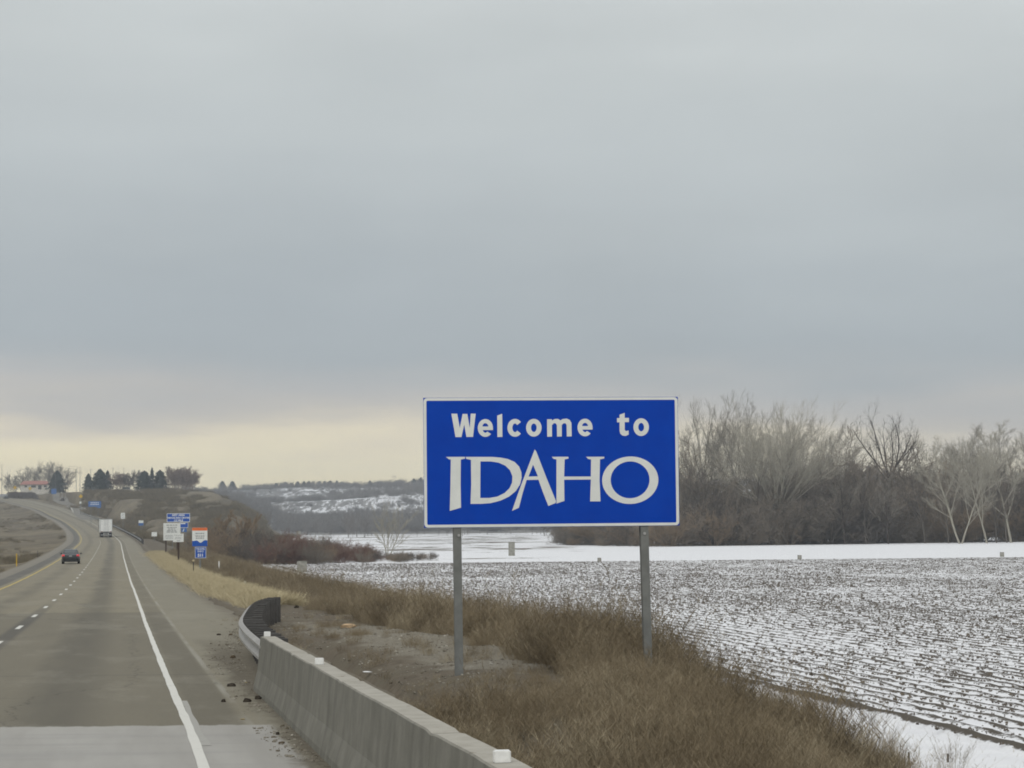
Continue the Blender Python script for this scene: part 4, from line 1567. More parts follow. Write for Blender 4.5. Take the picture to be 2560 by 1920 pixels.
# ------------------------------------------------------------------ litter and clods on the shoulder
def clod(label, name, px, py, w, h, mat, cat='debris', zfun=None, seed=0, group=None):
    # intersect with the pavement plane
    d = 30.0
    for _ in range(30):
        q = at(px, py, d)
        g = max(float(ground(q.x, d)), float(Zr(d)))
        d += (q.z - g) / ((CAMZ - g) / d) * .7
        d = max(10, min(150, d))
    q = at(px, py, d)
    g = max(float(ground(q.x, d)), float(Zr(d)) + .001)
    r = random.Random(seed)
    bm = bmesh.new()
    bmesh.ops.create_icosphere(bm, subdivisions=2, radius=1)
    for v in bm.verts:
        n = mnoise.noise(v.co * 1.6 + Vector((seed * 3.1, 0, 0))) * .5 + mnoise.noise(v.co * 4 + Vector((0, seed, 0))) * .25
        v.co *= 1 + n
        v.co = Vector((v.co.x * w / 2, v.co.y * w * .4, max(v.co.z, -.6) * h * .62 + h * .32))
    me = bpy.data.meshes.new(name)
    bm.to_mesh(me)
    bm.free()
    o = mesh_obj(name, me, mat, None, (q.x, d, g))
    o.rotation_euler = (0, 0, r.uniform(-.5, .5))
    return tag(o, label, cat, group)


MAT_CLOD = simple('dark_mud', (.032, .027, .022), (.06, .05, .038), 12, .95, .1, bump=.5)
MAT_CLODB = simple('brown_mud', (.075, .055, .035), (.11, .085, .055), 12, .95, .1, bump=.5)
MAT_TANB = simple('tan_board', (.50, .36, .23), (.42, .30, .18), 5, .9, .1)
MAT_LEAF = simple('yellow_leaf_litter', (.34, .27, .12), (.27, .21, .10), 9, .9, .1)
CL = [(578, 1716, .24, .09, 0, 'long black clod of mud beside the foot of the barrier end'),
      (559, 1755, .10, .07, 0, 'small round dark clod left of a pair on the shoulder'),
      (617, 1755, .17, .10, 0, 'dark clod, left of the two against the barrier'),
      (645, 1748, .15, .09, 0, 'dark clod, right of the two against the barrier'),
      (583, 1645, .15, .10, 1, 'brown clod halfway between the edge line and the guardrail'),
      (547, 1588, .17, .07, 0, 'flat dark clod, left of two on the far shoulder'),
      (577, 1588, .17, .07, 1, 'flat brown clod, right of two on the far shoulder'),
      (694, 1837, .07, .06, 0, 'small dark clod on the dirt by the slab corner'),
      (704, 1860, .09, .05, 1, 'small reddish clod below the barrier foot'),
      (607, 1799, .09, .02, 2, 'pale yellow leaf scrap on the shoulder dirt'),
      (615, 1707, .07, .02, 2, 'tiny yellow leaf scrap by the black clod')]
for i, (px_, py_, w_, h_, k_, lab) in enumerate(CL):
    clod(lab, 'leaf_scrap' if k_ == 2 else 'mud_clod', px_, py_, w_ * .68, h_ * .62, (MAT_CLOD, MAT_CLODB, MAT_LEAF)[k_], 'leaf' if k_ == 2 else 'clod', seed=i + 1)
clod('tan torn board lying on the gravel behind the barrier', 'torn_board', 872, 1580, .40, .10, MAT_TANB, 'board', seed=33)
clod('dark rock lying on the verge beyond the guardrail end', 'rock', 741, 1519, .17, .10, MAT_CLOD, 'rock', seed=35)
clod('pale stone lying in the grass strip beyond the guardrail', 'stone', 613, 1461, .24, .20, MAT_CONC2, 'stone', seed=36)
clod('small white scrap on the ground behind the barrier', 'paper_scrap', 918, 1693, .16, .02, MAT_WHITE, 'litter', seed=37)


peb = []
for k in range(3):
    bm = bmesh.new()
    bmesh.ops.create_icosphere(bm, subdivisions=1, radius=.5)
    for v in bm.verts:
        v.co *= 1 + .5 * mnoise.noise(v.co * 2.5 + Vector((k * 5.0, 0, 0)))
        v.co.z *= .6
    me = bpy.data.meshes.new('pebble')
    bm.to_mesh(me)
    bm.free()
    peb.append(me)
MAT_PEB = m_weed('verge_pebbles', (.10, .085, .06), (.20, .18, .145), (.36, .34, .29))
MAT_GRIT = m_weed('dirt_crumbs', (.05, .042, .03), (.10, .082, .055), (.20, .165, .10))
pts, scl = [], []
for _ in range(9000):
    v_ = 24 + 56 * NR.random()
    u_ = 2.2 + 5.2 * NR.random()
    x_ = float(Xw(v_) + u_ * Kx(v_))
    if float(vnoise(x_, v_, 1.4, 95)) < .35:
        continue
    pts.append((x_, v_, float(ground(x_, v_))))
    scl.append(.02 + .06 * NR.random() ** 4)
scatter('verge_gravel', pts, scl, peb, MAT_PEB, 'loose gravel stones on the bare ground behind the barrier', 'gravel', .6)
pts, scl = [], []
for _ in range(3600):
    v_ = 14 + 58 * NR.random() ** 1.3
    lim = float(np.interp(v_, gx, gu)) if v_ > 35 else 1.2
    u_ = lim - .03 - abs(NR.normal(0, .38))
    if u_ < .75 or float(vnoise(u_ * 3, v_, 1.1, 96)) < .38:
        continue
    pts.append(tuple(PR(u_, v_, .003)))
    scl.append(.012 + .05 * NR.random() ** 5)
scatter('shoulder_grit', pts, scl, peb, MAT_GRIT, 'crumbs of dirt and grit lying along the foot of the barrier', 'grit', .6)

# ------------------------------------------------------------------ bare trees
def grow_tree(seed, H, spec, trunk_r, lean=(0, 0), base_h=0.0, forks=None):
    """returns list of (p0, p1, r0, r1, level). spec: per level dict(n, ang, ratio, segs, up, wob)"""
    r = random.Random(seed)
    segs = []

    def branch(p, d, L, rad, lev):
        s = spec[lev]
        n = s['segs']
        step = L / n
        pts = [p]
        rr = rad
        r_end = rad * s.get('taper', .35)
        for i in range(n):
            wob = s.get('wob', .12)
            d2 = d + Vector((r.gauss(0, wob), r.gauss(0, wob), r.gauss(0, wob * .6))) + Vector((0, 0, s.get('up', .05)))
            d2.normalize()
            q = p + d2 * step
            r1 = rad + (r_end - rad) * (i + 1) / n
            segs.append((p, q, rr, r1, lev))
            rr = r1
            p, d = q, d2
            pts.append(q)
        if lev + 1 < len(spec):
            c = spec[lev + 1]
            cnt = c['n'] if not isinstance(c['n'], tuple) else r.randint(*c['n'])
            for k in range(cnt):
                t = c.get('t0', .3) + (1 - c.get('t0', .3)) * (k + r.random()) / cnt
                f = t * n
                i = min(int(f), n - 1)
                b = pts[i].lerp(pts[i + 1], f - i)
                dd = (pts[i + 1] - pts[i]).normalized()
                az = r.uniform(0, 2 * math.pi) if lev else (k * 2.399 + r.uniform(-.4, .4))
                o = dd.orthogonal().normalized()
                o.rotate(Matrix.Rotation(az, 3, dd))
                a = math.radians(r.gauss(c['ang'], c.get('angv', 9)))
                nd = dd * math.cos(a) + o * math.sin(a)
                ll = L * c['ratio'] * r.uniform(.7, 1.2) * (1.15 - c.get('decl', .45) * t)
                br = max(c.get('rmin', .012), (rad + (r_end - rad) * t) * c.get('rr', .55))
                branch(b, nd, ll, br, lev + 1)
    starts = forks or [(Vector((0, 0, -.3)), Vector((lean[0], lean[1], 1)).normalized(), H, trunk_r)]
    for (p, d, L, rad) in starts:
        branch(p, d, L, rad, 0)
    return segs


def segs_mesh(name, segs):
    P0 = np.array([s[0] for s in segs])
    P1 = np.array([s[1] for s in segs])
    R0 = np.array([s[2] for s in segs])[:, None]
    R1 = np.array([s[3] for s in segs])[:, None]
    D = P1 - P0
    D /= (np.linalg.norm(D, axis=1, keepdims=True) + 1e-9)
    A = np.cross(D, np.where(np.abs(D[:, 2:3]) < .9, [[0, 0, 1.0]], [[1.0, 0, 0]]))
    A /= (np.linalg.norm(A, axis=1, keepdims=True) + 1e-9)
    B = np.cross(D, A)
    V = []
    for k in range(3):
        t = 2 * math.pi * k / 3
        V.append(P0 + (A * math.cos(t) + B * math.sin(t)) * R0)
    for k in range(3):
        t = 2 * math.pi * k / 3
        V.append(P1 + (A * math.cos(t) + B * math.sin(t)) * R1)
    V = np.stack(V, 1).reshape(-1, 3)
    b = (np.arange(len(segs)) * 6)[:, None]
    fc = np.concatenate([b + np.array([[0, 1, 4, 3]]), b + np.array([[1, 2, 5, 4]]), b + np.array([[2, 0, 3, 5]])], 0)
    return np_mesh(name, V, fc)


def make_tree(name, label, cat, segs, mat_t, mat_c, split=1, group=None):
    t = thing(name, label, cat, (0, 0, 0), 0, group)
    tr = [s for s in segs if s[4] <= split]
    cw = [s for s in segs if s[4] > split]
    mesh_obj('trunk', segs_mesh('trunk', tr), mat_t, t)
    if cw:
        mesh_obj('crown', segs_mesh('crown', cw), mat_c, t)
    return t


COTTON = [dict(segs=7, up=.02, wob=.06, taper=.25), dict(n=11, ang=34, ratio=.52, segs=5, up=.07, wob=.09, t0=.22, rr=.55, decl=.35),
          dict(n=9, ang=30, ratio=.42, segs=4, up=.08, wob=.12, rr=.5, t0=.25, rmin=.03), dict(n=8, ang=32, ratio=.48, segs=3, up=.06, wob=.15, rr=.5, rmin=.018),
          dict(n=5, ang=34, ratio=.6, segs=2, up=.05, wob=.18, rmin=.012, rr=.7, taper=.6)]
VASE = [dict(segs=4, up=.02, wob=.04, taper=.7), dict(n=6, ang=17, ratio=1.5, segs=6, up=.03, wob=.07, t0=.6, rr=.6, decl=.1, angv=5),
        dict(n=10, ang=20, ratio=.34, segs=4, up=.09, wob=.1, rr=.45, t0=.2, rmin=.03), dict(n=7, ang=24, ratio=.5, segs=3, up=.08, wob=.13, rmin=.018, rr=.5),
        dict(n=5, ang=26, ratio=.6, segs=2, up=.06, wob=.15, rmin=.012, rr=.7, taper=.6)]
OPEN = [dict(segs=5, up=.02, wob=.05, taper=.55), dict(n=9, ang=40, ratio=1.0, segs=6, up=.06, wob=.09, t0=.35, rr=.5, decl=.25),
        dict(n=6, ang=30, ratio=.42, segs=4, up=.07, wob=.12, rr=.5, t0=.3, rmin=.03), dict(n=6, ang=32, ratio=.45, segs=3, up=.05, wob=.15, rmin=.022, rr=.5),
        dict(n=2, ang=30, ratio=.55, segs=2, up=.05, wob=.18, rmin=.015, rr=.7, taper=.6)]
OPEN2 = [dict(segs=5, up=.02, wob=.04, taper=.75), dict(n=9, ang=36, ratio=.74, segs=6, up=.05, wob=.08, t0=.86, rr=.55, decl=.0, angv=12),
         dict(n=8, ang=28, ratio=.40, segs=4, up=.07, wob=.12, rr=.5, t0=.3, rmin=.03), dict(n=6, ang=32, ratio=.45, segs=3, up=.05, wob=.15, rmin=.02, rr=.5),
         dict(n=3, ang=30, ratio=.55, segs=2, up=.05, wob=.18, rmin=.013, rr=.7, taper=.6)]
FAN = [dict(segs=6, up=.02, wob=.05, taper=.2), dict(n=9, ang=22, ratio=.45, segs=4, up=.05, wob=.09, t0=.25, rr=.45, decl=.3),
       dict(n=7, ang=26, ratio=.45, segs=3, up=.05, wob=.12, rr=.5, t0=.25, rmin=.025), dict(n=7, ang=30, ratio=.5, segs=2, up=.05, wob=.15, rmin=.013, rr=.6, taper=.6)]
SHRUB = [dict(segs=5, up=.02, wob=.12, taper=.35), dict(n=8, ang=32, ratio=.5, segs=4, up=.05, wob=.15, t0=.15, rr=.5, decl=.3, rmin=.025),
         dict(n=6, ang=38, ratio=.5, segs=3, up=.03, wob=.2, t0=.2, rr=.6, rmin=.02), dict(n=4, ang=38, ratio=.55, segs=2, up=.02, wob=.22, rmin=.018, rr=.7, taper=.6)]


def fan_forks(seed, n, H, rad, spread, r0=.4, zb=0.0):
    r = random.Random(seed)
    out = []
    for k in range(n):
        az = 2 * math.pi * (k + r.random() * .7) / n
        a = math.radians(spread * (.25 + .75 * r.random()))
        out.append((Vector((math.cos(az) * r0 * r.random(), math.sin(az) * r0 * r.random(), zb - .2)),
                    Vector((math.cos(az) * math.sin(a), math.sin(az) * math.sin(a), math.cos(a))), H * r.uniform(.75, 1.1), rad * r.uniform(.6, 1.1)))
    return out


def place_px(t, px, py_base, d):
    q = at(px, py_base, d)
    t.location = (q.x, d, float(ground(q.x, d)) - .05)
    return t


TG = 'cottonwoods and willows beyond the snowy field'
# heights in metres at roughly 12.6 photo px per metre (460 m)
def tree_at(px, top_px, d, builder):
    q = at(px, 1365, d)
    g = float(ground(q.x, d))
    H = at(px, top_px, d).z - g
    t = builder(H)
    t.location = (q.x, d, g)
    top = 0.0
    for c in t.children:
        co = np.empty(len(c.data.vertices) * 3, np.float32)
        c.data.vertices.foreach_get('co', co)
        top = max(top, float(np.percentile(co[2::3], 96)))
    t.scale = (H / top,) * 3
    return t


tree_at(1765, 1008, 470, lambda H: make_tree('cottonwood_tree', 'tall slender bare tree nearest the right edge of the blue sign', 'tree',
        grow_tree(1, H * .42, VASE, .38), MAT_BARK_MID, MAT_BARK_MID, 1, TG))
tree_at(1832, 1006, 476, lambda H: make_tree('cottonwood_tree', 'second tall slender bare tree from the blue sign, with twin upright crowns', 'tree',
        grow_tree(2, H * .42, VASE, .34), MAT_BARK_MID, MAT_BARK_MID, 1, TG))
tree_at(1712, 1040, 484, lambda H: make_tree('cottonwood_tree', 'bare tree half hidden behind the right edge of the blue sign', 'tree',
        grow_tree(3, H * .62, OPEN, .34), MAT_BARK_MID, MAT_BARK_MID, 1, TG))
tree_at(1945, 1048, 455, lambda H: make_tree('willow_tree', 'broad pale willow fanning out many straight branches from low down', 'tree',
        grow_tree(4, H, FAN, .3, forks=fan_forks(4, 30, H * .66, .20, 55, 1.2, H * .27)) + grow_tree(41, H * .34, [dict(segs=4, taper=.8)], .7), MAT_BARK_PALE, MAT_BARK_PALE, 0, TG))
tree_at(1905, 1032, 490, lambda H: make_tree('cottonwood_tree', 'bare tree rising just behind the broad pale willow', 'tree',
        grow_tree(5, H * .8, COTTON, .38), MAT_BARK_MID, MAT_BARK_MID, 1, TG))
tree_at(2010, 1056, 486, lambda H: make_tree('cottonwood_tree', 'round-topped bare tree right of the broad pale willow', 'tree',
        grow_tree(6, H * .78, COTTON, .36), MAT_BARK_PALE, MAT_BARK_MID, 1, TG))
tree_at(2075, 1085, 492, lambda H: make_tree('cottonwood_tree', 'thin hazy bare tree left of the dark spreading tree', 'tree',
        grow_tree(7, H * .78, COTTON, .26), MAT_BARK_MID, MAT_BARK_MID, 1, TG))
tree_at(2220, 1040, 480, lambda H: make_tree('cottonwood_tree', 'dark spreading tree standing alone with open fan of limbs', 'tree',
        grow_tree(8, H * .62, OPEN2, .55), MAT_BARK_DARK, MAT_BARK_DARK, 1, TG))
tree_at(2400, 1110, 440, lambda H: make_tree('cottonwood_tree', 'pale tree forking into a wide V from the ground', 'tree',
        grow_tree(9, H * .7, COTTON, .24, forks=[(Vector((0, 0, -.3)), Vector((-.33, 0, 1)).normalized(), H * .85, .24), (Vector((.3, 0, -.3)), Vector((.24, .1, 1)).normalized(), H * .8, .2)]),
        MAT_BARK_PALE, MAT_BARK_PALE, 1, TG))
tree_at(2468, 1100, 446, lambda H: make_tree('cottonwood_tree', 'slim pale trunk right of the V-forked tree', 'tree',
        grow_tree(10, H * .8, COTTON, .22, lean=(-.16, 0)), MAT_BARK_PALE, MAT_BARK_PALE, 1, TG))
tree_at(2528, 1068, 452, lambda H: make_tree('cottonwood_tree', 'tall tangled pale tree at the right edge of the picture', 'tree',
        grow_tree(11, H * .78, COTTON, .3, lean=(-.1, 0)), MAT_BARK_PALE, MAT_BARK_PALE, 1, TG))
tree_at(2450, 1085, 490, lambda H: make_tree('cottonwood_tree', 'darker bare tree behind the V-forked tree', 'tree',
        grow_tree(12, H * .76, COTTON, .34), MAT_BARK_MID, MAT_BARK_MID, 1, TG))
tree_at(2345, 1112, 488, lambda H: make_tree('cottonwood_tree', 'upright bare tree left of the V-forked tree', 'tree',
        grow_tree(13, H * .45, VASE, .28), MAT_BARK_PALE, MAT_BARK_PALE, 1, TG))
tree_at(2585, 1078, 480, lambda H: make_tree('cottonwood_tree', 'bare tree cut off by the right edge of the picture', 'tree',
        grow_tree(14, H * .76, COTTON, .34), MAT_BARK_PALE, MAT_BARK_PALE, 1, TG))

for i, (px_, top_, m_) in enumerate(((1690, 1075, 0), (1735, 1095, 0), (1790, 1085, 1), (1860, 1065, 0), (1985, 1075, 1), (2040, 1095, 0), (2100, 1120, 0), (2150, 1150, 1),
                                     (2280, 1165, 0), (2375, 1135, 0), (2420, 1110, 1), (2490, 1080, 0), (2545, 1100, 1), (2600, 1090, 0))):
    tree_at(px_, top_, 505 + (i * 7) % 20, lambda H, i=i, m_=m_: make_tree('background_tree', 'hazy bare tree in the second row behind the cottonwoods', 'tree',
            grow_tree(30 + i, H * .76, COTTON, .28), (MAT_BARK_MID, MAT_BARK_PALE)[m_], (MAT_BARK_MID, MAT_BARK_PALE)[m_], 1, 'second row of bare trees'))

und = random.Random(77)
for i in range(26):
    px_ = 1690 + 36 * i + und.uniform(-12, 12)
    top_ = und.uniform(1120, 1200)
    tree_at(px_, top_, 448 + und.uniform(0, 40), lambda H, i=i: make_tree('understory_tree', 'small leafless tree standing half inside the thicket below the cottonwoods', 'tree',
            grow_tree(130 + i % 7, H * .74, COTTON[:4], .16), (MAT_BARK_DARK, MAT_SHRUB_D, MAT_SHRUB_D)[i % 3], (MAT_BARK_MID, MAT_SHRUB, MAT_SHRUB_D)[i % 3], 1, 'small trees in the thicket'))

# the dense bank of shrubs under the trees: individuals that nothing tells apart
shrub_meshes = []
for s_ in range(5):
    sg = grow_tree(100 + s_, 5, SHRUB, .08, forks=fan_forks(100 + s_, 15, 5.0, .05, 66, .9))
    shrub_meshes.append(segs_mesh('thicket_shrub', sg))
shr = random.Random(5)
MATS_T = [MAT_SHRUB, MAT_SHRUB_D, MAT_SHRUB_W]


def shrub(mesh, mat, loc, sc, label, group, name='thicket_shrub', cat='shrub'):
    o = bpy.data.objects.new(name, mesh)
    if len(mesh.materials) == 0:
        mesh.materials.append(mat)
    o.material_slots[0].link = 'OBJECT' if o.material_slots else 'OBJECT'
    COL.objects.link(o)
    o.material_slots[0].link = 'OBJECT'
    o.material_slots[0].material = mat
    o.location = loc
    o.rotation_euler = (0, 0, shr.uniform(0, 6.28))
    o.scale = (sc * shr.uniform(.85, 1.2), sc * shr.uniform(.85, 1.2), sc)
    return tag(o, label, cat, group)


for i in range(150):
    px_ = shr.uniform(1395, 2640)
    row = i % 3
    d_ = np.interp(px_, [1400, 1680, 2560], [482, 440, 470]) + row * 14 + shr.uniform(0, 10)
    top_ = np.interp(px_, [1400, 1480, 1650, 1750, 1900, 2000, 2100, 2200, 2320, 2450, 2560],
                     [1335, 1305, 1225, 1215, 1245, 1215, 1185, 1215, 1215, 1225, 1205]) + (60, 25, 0)[row] + shr.uniform(-50, 60)
    q = at(px_, 1365, d_)
    g = float(ground(q.x, d_))
    H = at(px_, top_, d_).z - g
    m_ = MATS_T[shr.choices([0, 1, 2], [5, 2, 2])[0]]
    shrub(shrub_meshes[i % 5], m_, (q.x, d_, g), max(1.5, H) / 5.0,
          'bare grey-brown shrub in the dense thicket at the far edge of the snowy field', 'thicket shrubs')

# red willows and brush left of the sign
for i in range(104):
    px_ = shr.uniform(535, 1085)
    d_ = 268 + shr.uniform(0, 34) + (px_ - 600) * .02
    top_ = np.interp(px_, [535, 640, 760, 860, 960, 1085], [1330, 1345, 1352, 1365, 1382, 1396]) + shr.uniform(-6, 18)
    q = at(px_, 1400, d_)
    g = float(ground(q.x, d_))
    H = max(.8, at(px_, top_, d_).z - g)
    red = (640 < px_ < 760) or (830 < px_ < 960)
    m_ = MAT_SHRUB_R if red and shr.random() < .65 else shr.choice([MAT_SHRUB, MAT_SHRUB_D, MAT_SHRUB_W])
    shrub(shrub_meshes[i % 5], m_, (q.x, d_, g), H / 5.0,
          'low reddish-brown willow brush left of the blue sign, beyond the near snow' if m_ == MAT_SHRUB_R else 'low grey-brown brush left of the blue sign, beyond the near snow',
          'red willow brush' if m_ == MAT_SHRUB_R else 'grey willow brush', 'willow_brush')
for i, (px_, top_, d_) in enumerate(((548, 1300, 290), (575, 1285, 300), (597, 1292, 286), (612, 1300, 305), (628, 1290, 296))):
    tree_at(px_, top_, d_, lambda H, i=i: make_tree('sapling', 'thin dark bare sapling in the clump beyond the travel info sign', 'tree',
            grow_tree(60 + i, H * .62, COTTON[:4], .07), MAT_BARK_DARK, MAT_SHRUB_W, 1, 'saplings at the foot of the hill'))
tree_at(968, 1268, 310, lambda H: make_tree('poplar_tree', 'pale bare tree standing alone left of the blue sign', 'tree',
        grow_tree(70, H * .8, COTTON[:3], .12, forks=[(Vector((0, 0, -.2)), Vector((-.2, 0, 1)).normalized(), H * .85, .10), (Vector((.1, 0, -.2)), Vector((.03, .1, 1)).normalized(), H * .8, .10),
                                                      (Vector((.2, 0, -.2)), Vector((.28, 0, 1)).normalized(), H * .85, .1)]), MAT_BARK_PALE, MAT_BARK_PALE, 1))
# bare trees along the far side of the valley floor
fm = [segs_mesh('valley_tree', grow_tree(200 + s_, 6, COTTON[:4], .16)) for s_ in range(4)]
for m_ in fm:
    m_.materials.append(MAT_FARWOOD)
for i in range(70):
    px_ = shr.uniform(600, 1460)
    d_ = shr.uniform(900, 1280)
    top_ = shr.uniform(1268, 1318)
    q = at(px_, 1340, d_)
    g = float(ground(q.x, d_))
    H = max(3, at(px_, top_, d_).z - g)
    shrub(fm[i % 4], MAT_FARWOOD, (q.x, d_, g), H / 8.5, 'bare hazy tree in the belt along the far side of the valley floor', 'far valley trees', 'valley_tree', 'tree')


# conifers and rest-area trees
def conifer_mesh(seed, H, R, rounded=.0):
    r = random.Random(seed)
    V_, F_ = [], []
    for k in range(1500):
        h = r.random() ** .9
        rad = 1.6 * R * ((1 - h) ** (.70 - .3 * rounded)) * (1.0 if h > .10 else .8) * (.88 + .2 * math.sin(h * 31 + seed))
        a = r.uniform(0, 6.283)
        q = rad * math.sqrt(r.uniform(.15, 1))
        c = Vector((math.cos(a) * q, math.sin(a) * q, H * (.08 + .9 * h)))
        s = .16 * R * r.uniform(.6, 1.3) + .1
        out = Vector((math.cos(a), math.sin(a), -.25)) * s
        sd = Vector((-math.sin(a), math.cos(a), r.uniform(-.3, .3))) * s * .6
        i = len(V_)
        V_ += [c - sd, c + sd, c + out + Vector((0, 0, -.1 * s)), c + Vector((0, 0, s * .8))]
        F_ += [(i, i + 2, i + 1), (i, i + 1, i + 3)]
    me = bpy.data.meshes.new('crown')
    me.from_pydata(V_, [], F_)
    return me


def conifer(label, px, px_w, top, base, d, seed, rounded=0.0, mat=None, group='rest area conifers'):
    q = at(px, base, d)
    g = float(ground(q.x, d))
    H = max(3.0, at(px, top, d).z - g)
    R = px_w / 2 * d / F_PX
    t = thing('conifer_tree', label, 'tree', (q.x, d, g), 0, group)
    MB().tube((0, 0, -.4), (0, 0, H * .9), .18, .03, 7).build('trunk', MAT_BARK_DARK, t)
    mesh_obj('crown', conifer_mesh(seed, H, R, rounded), mat or MAT_NEEDLE, t)
    return t


conifer('dark conifer beside the white house on the hilltop', 143, 42, 1177, 1222, 1110, 1, .2)
conifer('large dark conifer left of the rest area lot', 250, 44, 1174, 1233, 960, 2, .4)
conifer('short dark conifer at the left end of the rest area grove', 221, 24, 1184, 1233, 985, 3, .2)
conifer('conifer rising behind the largest one at the left of the grove', 269, 22, 1176, 1230, 1010, 4, .2)
conifer('dense rounded conifer in the middle of the rest area grove', 361, 38, 1178, 1231, 955, 5, .5)
conifer('dark conifer touching the round bare trees on its right', 400, 36, 1176, 1232, 960, 6, .5)
conifer('thin pointed conifer top between the two middle conifers', 380, 16, 1168, 1230, 1000, 7, .0)
ROUND = [dict(segs=5, up=.02, wob=.05, taper=.45), dict(n=20, ang=48, ratio=.75, segs=4, up=.12, wob=.1, t0=.10, rr=.5, decl=.3, rmin=.04),
         dict(n=8, ang=34, ratio=.45, segs=3, up=.08, wob=.14, rr=.5, t0=.2, rmin=.03), dict(n=9, ang=36, ratio=.55, segs=2, up=.05, wob=.2, rmin=.04, rr=.7, taper=.8)]
for i, (px_, top_, base_, d_, m_, lab) in enumerate((
        (293, 1186, 1238, 940, MAT_RUSSET, 'bare tree right of the large conifer at the edge of the lot'),
        (322, 1186, 1236, 960, MAT_SHRUB_D, 'dark round bare tree left of the middle conifer'),
        (343, 1180, 1230, 1040, MAT_BARK_MID, 'pale bare tree showing behind the middle of the grove'),
        (428, 1175, 1232, 955, MAT_RUSSET, 'round bare tree, left of the row on the brow of the hill'),
        (446, 1173, 1232, 950, MAT_RUSSET, 'round bare tree, second of the row on the brow of the hill'),
        (464, 1175, 1232, 945, MAT_RUSSET, 'round bare tree, third of the row on the brow of the hill'),
        (481, 1181, 1232, 942, MAT_RUSSET, 'round bare tree at the right end of the row on the brow'),
        (437, 1174, 1232, 975, MAT_RUSSET, 'round bare tree behind the first two of the row on the brow'),
        (455, 1172, 1232, 978, MAT_RUSSET, 'round bare tree behind the middle of the row on the brow'),
        (473, 1177, 1232, 972, MAT_RUSSET, 'round bare tree behind the right end of the row on the brow'),
        (306, 1187, 1236, 975, MAT_SHRUB, 'bare tree behind the two parked vehicles of the lot'),
        (57, 1182, 1218, 1180, MAT_BARK_MID, 'bare tree left of the white house'),
        (27, 1190, 1218, 1190, MAT_BARK_MID, 'small bare tree at the far left of the hilltop'),
        (90, 1172, 1216, 1190, MAT_BARK_MID, 'bare tree behind the roof of the white house'),
        (112, 1163, 1216, 1200, MAT_BARK_MID, 'tallest bare tree behind the white house'),
        (137, 1163, 1216, 1200, MAT_BARK_MID, 'bare tree behind the conifer beside the house'),
        (156, 1172, 1218, 1195, MAT_SHRUB, 'brown bare tree right of the conifer beside the house'))):
    def bld(H, i=i, m_=m_, lab=lab):
        return make_tree('hilltop_tree', lab, 'tree', grow_tree(300 + i, H * .72, ROUND, .18), m_, m_, 0, 'bare trees on the hilltop')
    tree_at(px_, top_, d_, bld)

# hedge
hg = [at(22, 1232, 1045), at(60, 1235, 1030), at(105, 1239, 1010), at(160, 1246, 975)]
V_, F_ = [], []
hr = random.Random(9)
for k in range(4200):
    t_ = hr.random() * 3
    i_ = min(int(t_), 2)
    p_ = hg[i_].lerp(hg[i_ + 1], t_ - i_)
    g_ = float(ground(p_.x, p_.y))
    hh_ = (2.3 + .6 * float(vnoise(t_ * 6, 0, 1, 81)))
    c_ = Vector((p_.x + hr.gauss(0, .5), p_.y + hr.gauss(0, .7), g_ + hr.random() ** .8 * hh_))
    a_, s_ = hr.uniform(0, 6.28), hr.uniform(.15, .4)
    sd = Vector((math.cos(a_), math.sin(a_), 0)) * s_
    i_ = len(V_)
    V_ += [c_ - sd, c_ + sd, c_ + Vector((hr.gauss(0, .1), hr.gauss(0, .1), s_ * 1.4))]
    F_.append((i_, i_ + 1, i_ + 2))
tag(pyobj('hedge', V_, F_, MAT_SHRUB_D), 'long dark clipped hedge in front of the white house', 'hedge')

# house
q = at(88, 1224, 1130)
g = float(ground(q.x, 1130))
zg = max(g, at(88, 1224, 1130).z)
hs = thing('house', 'low white house with red roof on the left hilltop', 'house', (q.x, 1130, g), .15)
MAT_WALL = simple('cream_wall', (.60, .57, .50), (.52, .49, .43), .8, .85)
MAT_ROOF = simple('red_metal_roof', (.34, .15, .115), (.28, .12, .095), .8, .6)
MAT_PANE = simple('dark_window_glass', (.03, .035, .04), (.05, .055, .06), 2, .15, .6)
wz = zg - g + 2.4
MB().box((0, 0, wz / 2 - .3), (13.5, 8, wz + .6)).build('wall', MAT_WALL, hs)
MB().poly([(-7.2, -4.6, wz + .01), (7.2, -4.6, wz + .01), (7.2, 4.6, wz + .01), (-7.2, 4.6, wz + .01), (-5.5, 0, wz + 1.9), (5.5, 0, wz + 1.9)],
          [(0, 1, 5, 4), (1, 2, 5), (2, 3, 4, 5), (3, 0, 4), (3, 2, 1, 0)]).build('roof', MAT_ROOF, hs)
for xx, w_, h_ in ((-4.2, 1.1, .9), (-.6, 2.2, 1.0), (2.4, 1.6, 1.9), (5.0, 1.4, .9)):
    MB().box((xx, -4.02, wz - .45 - h_ / 2), (w_, .06, h_)).build('door' if h_ > 1.5 else 'window', MAT_PANE, hs)

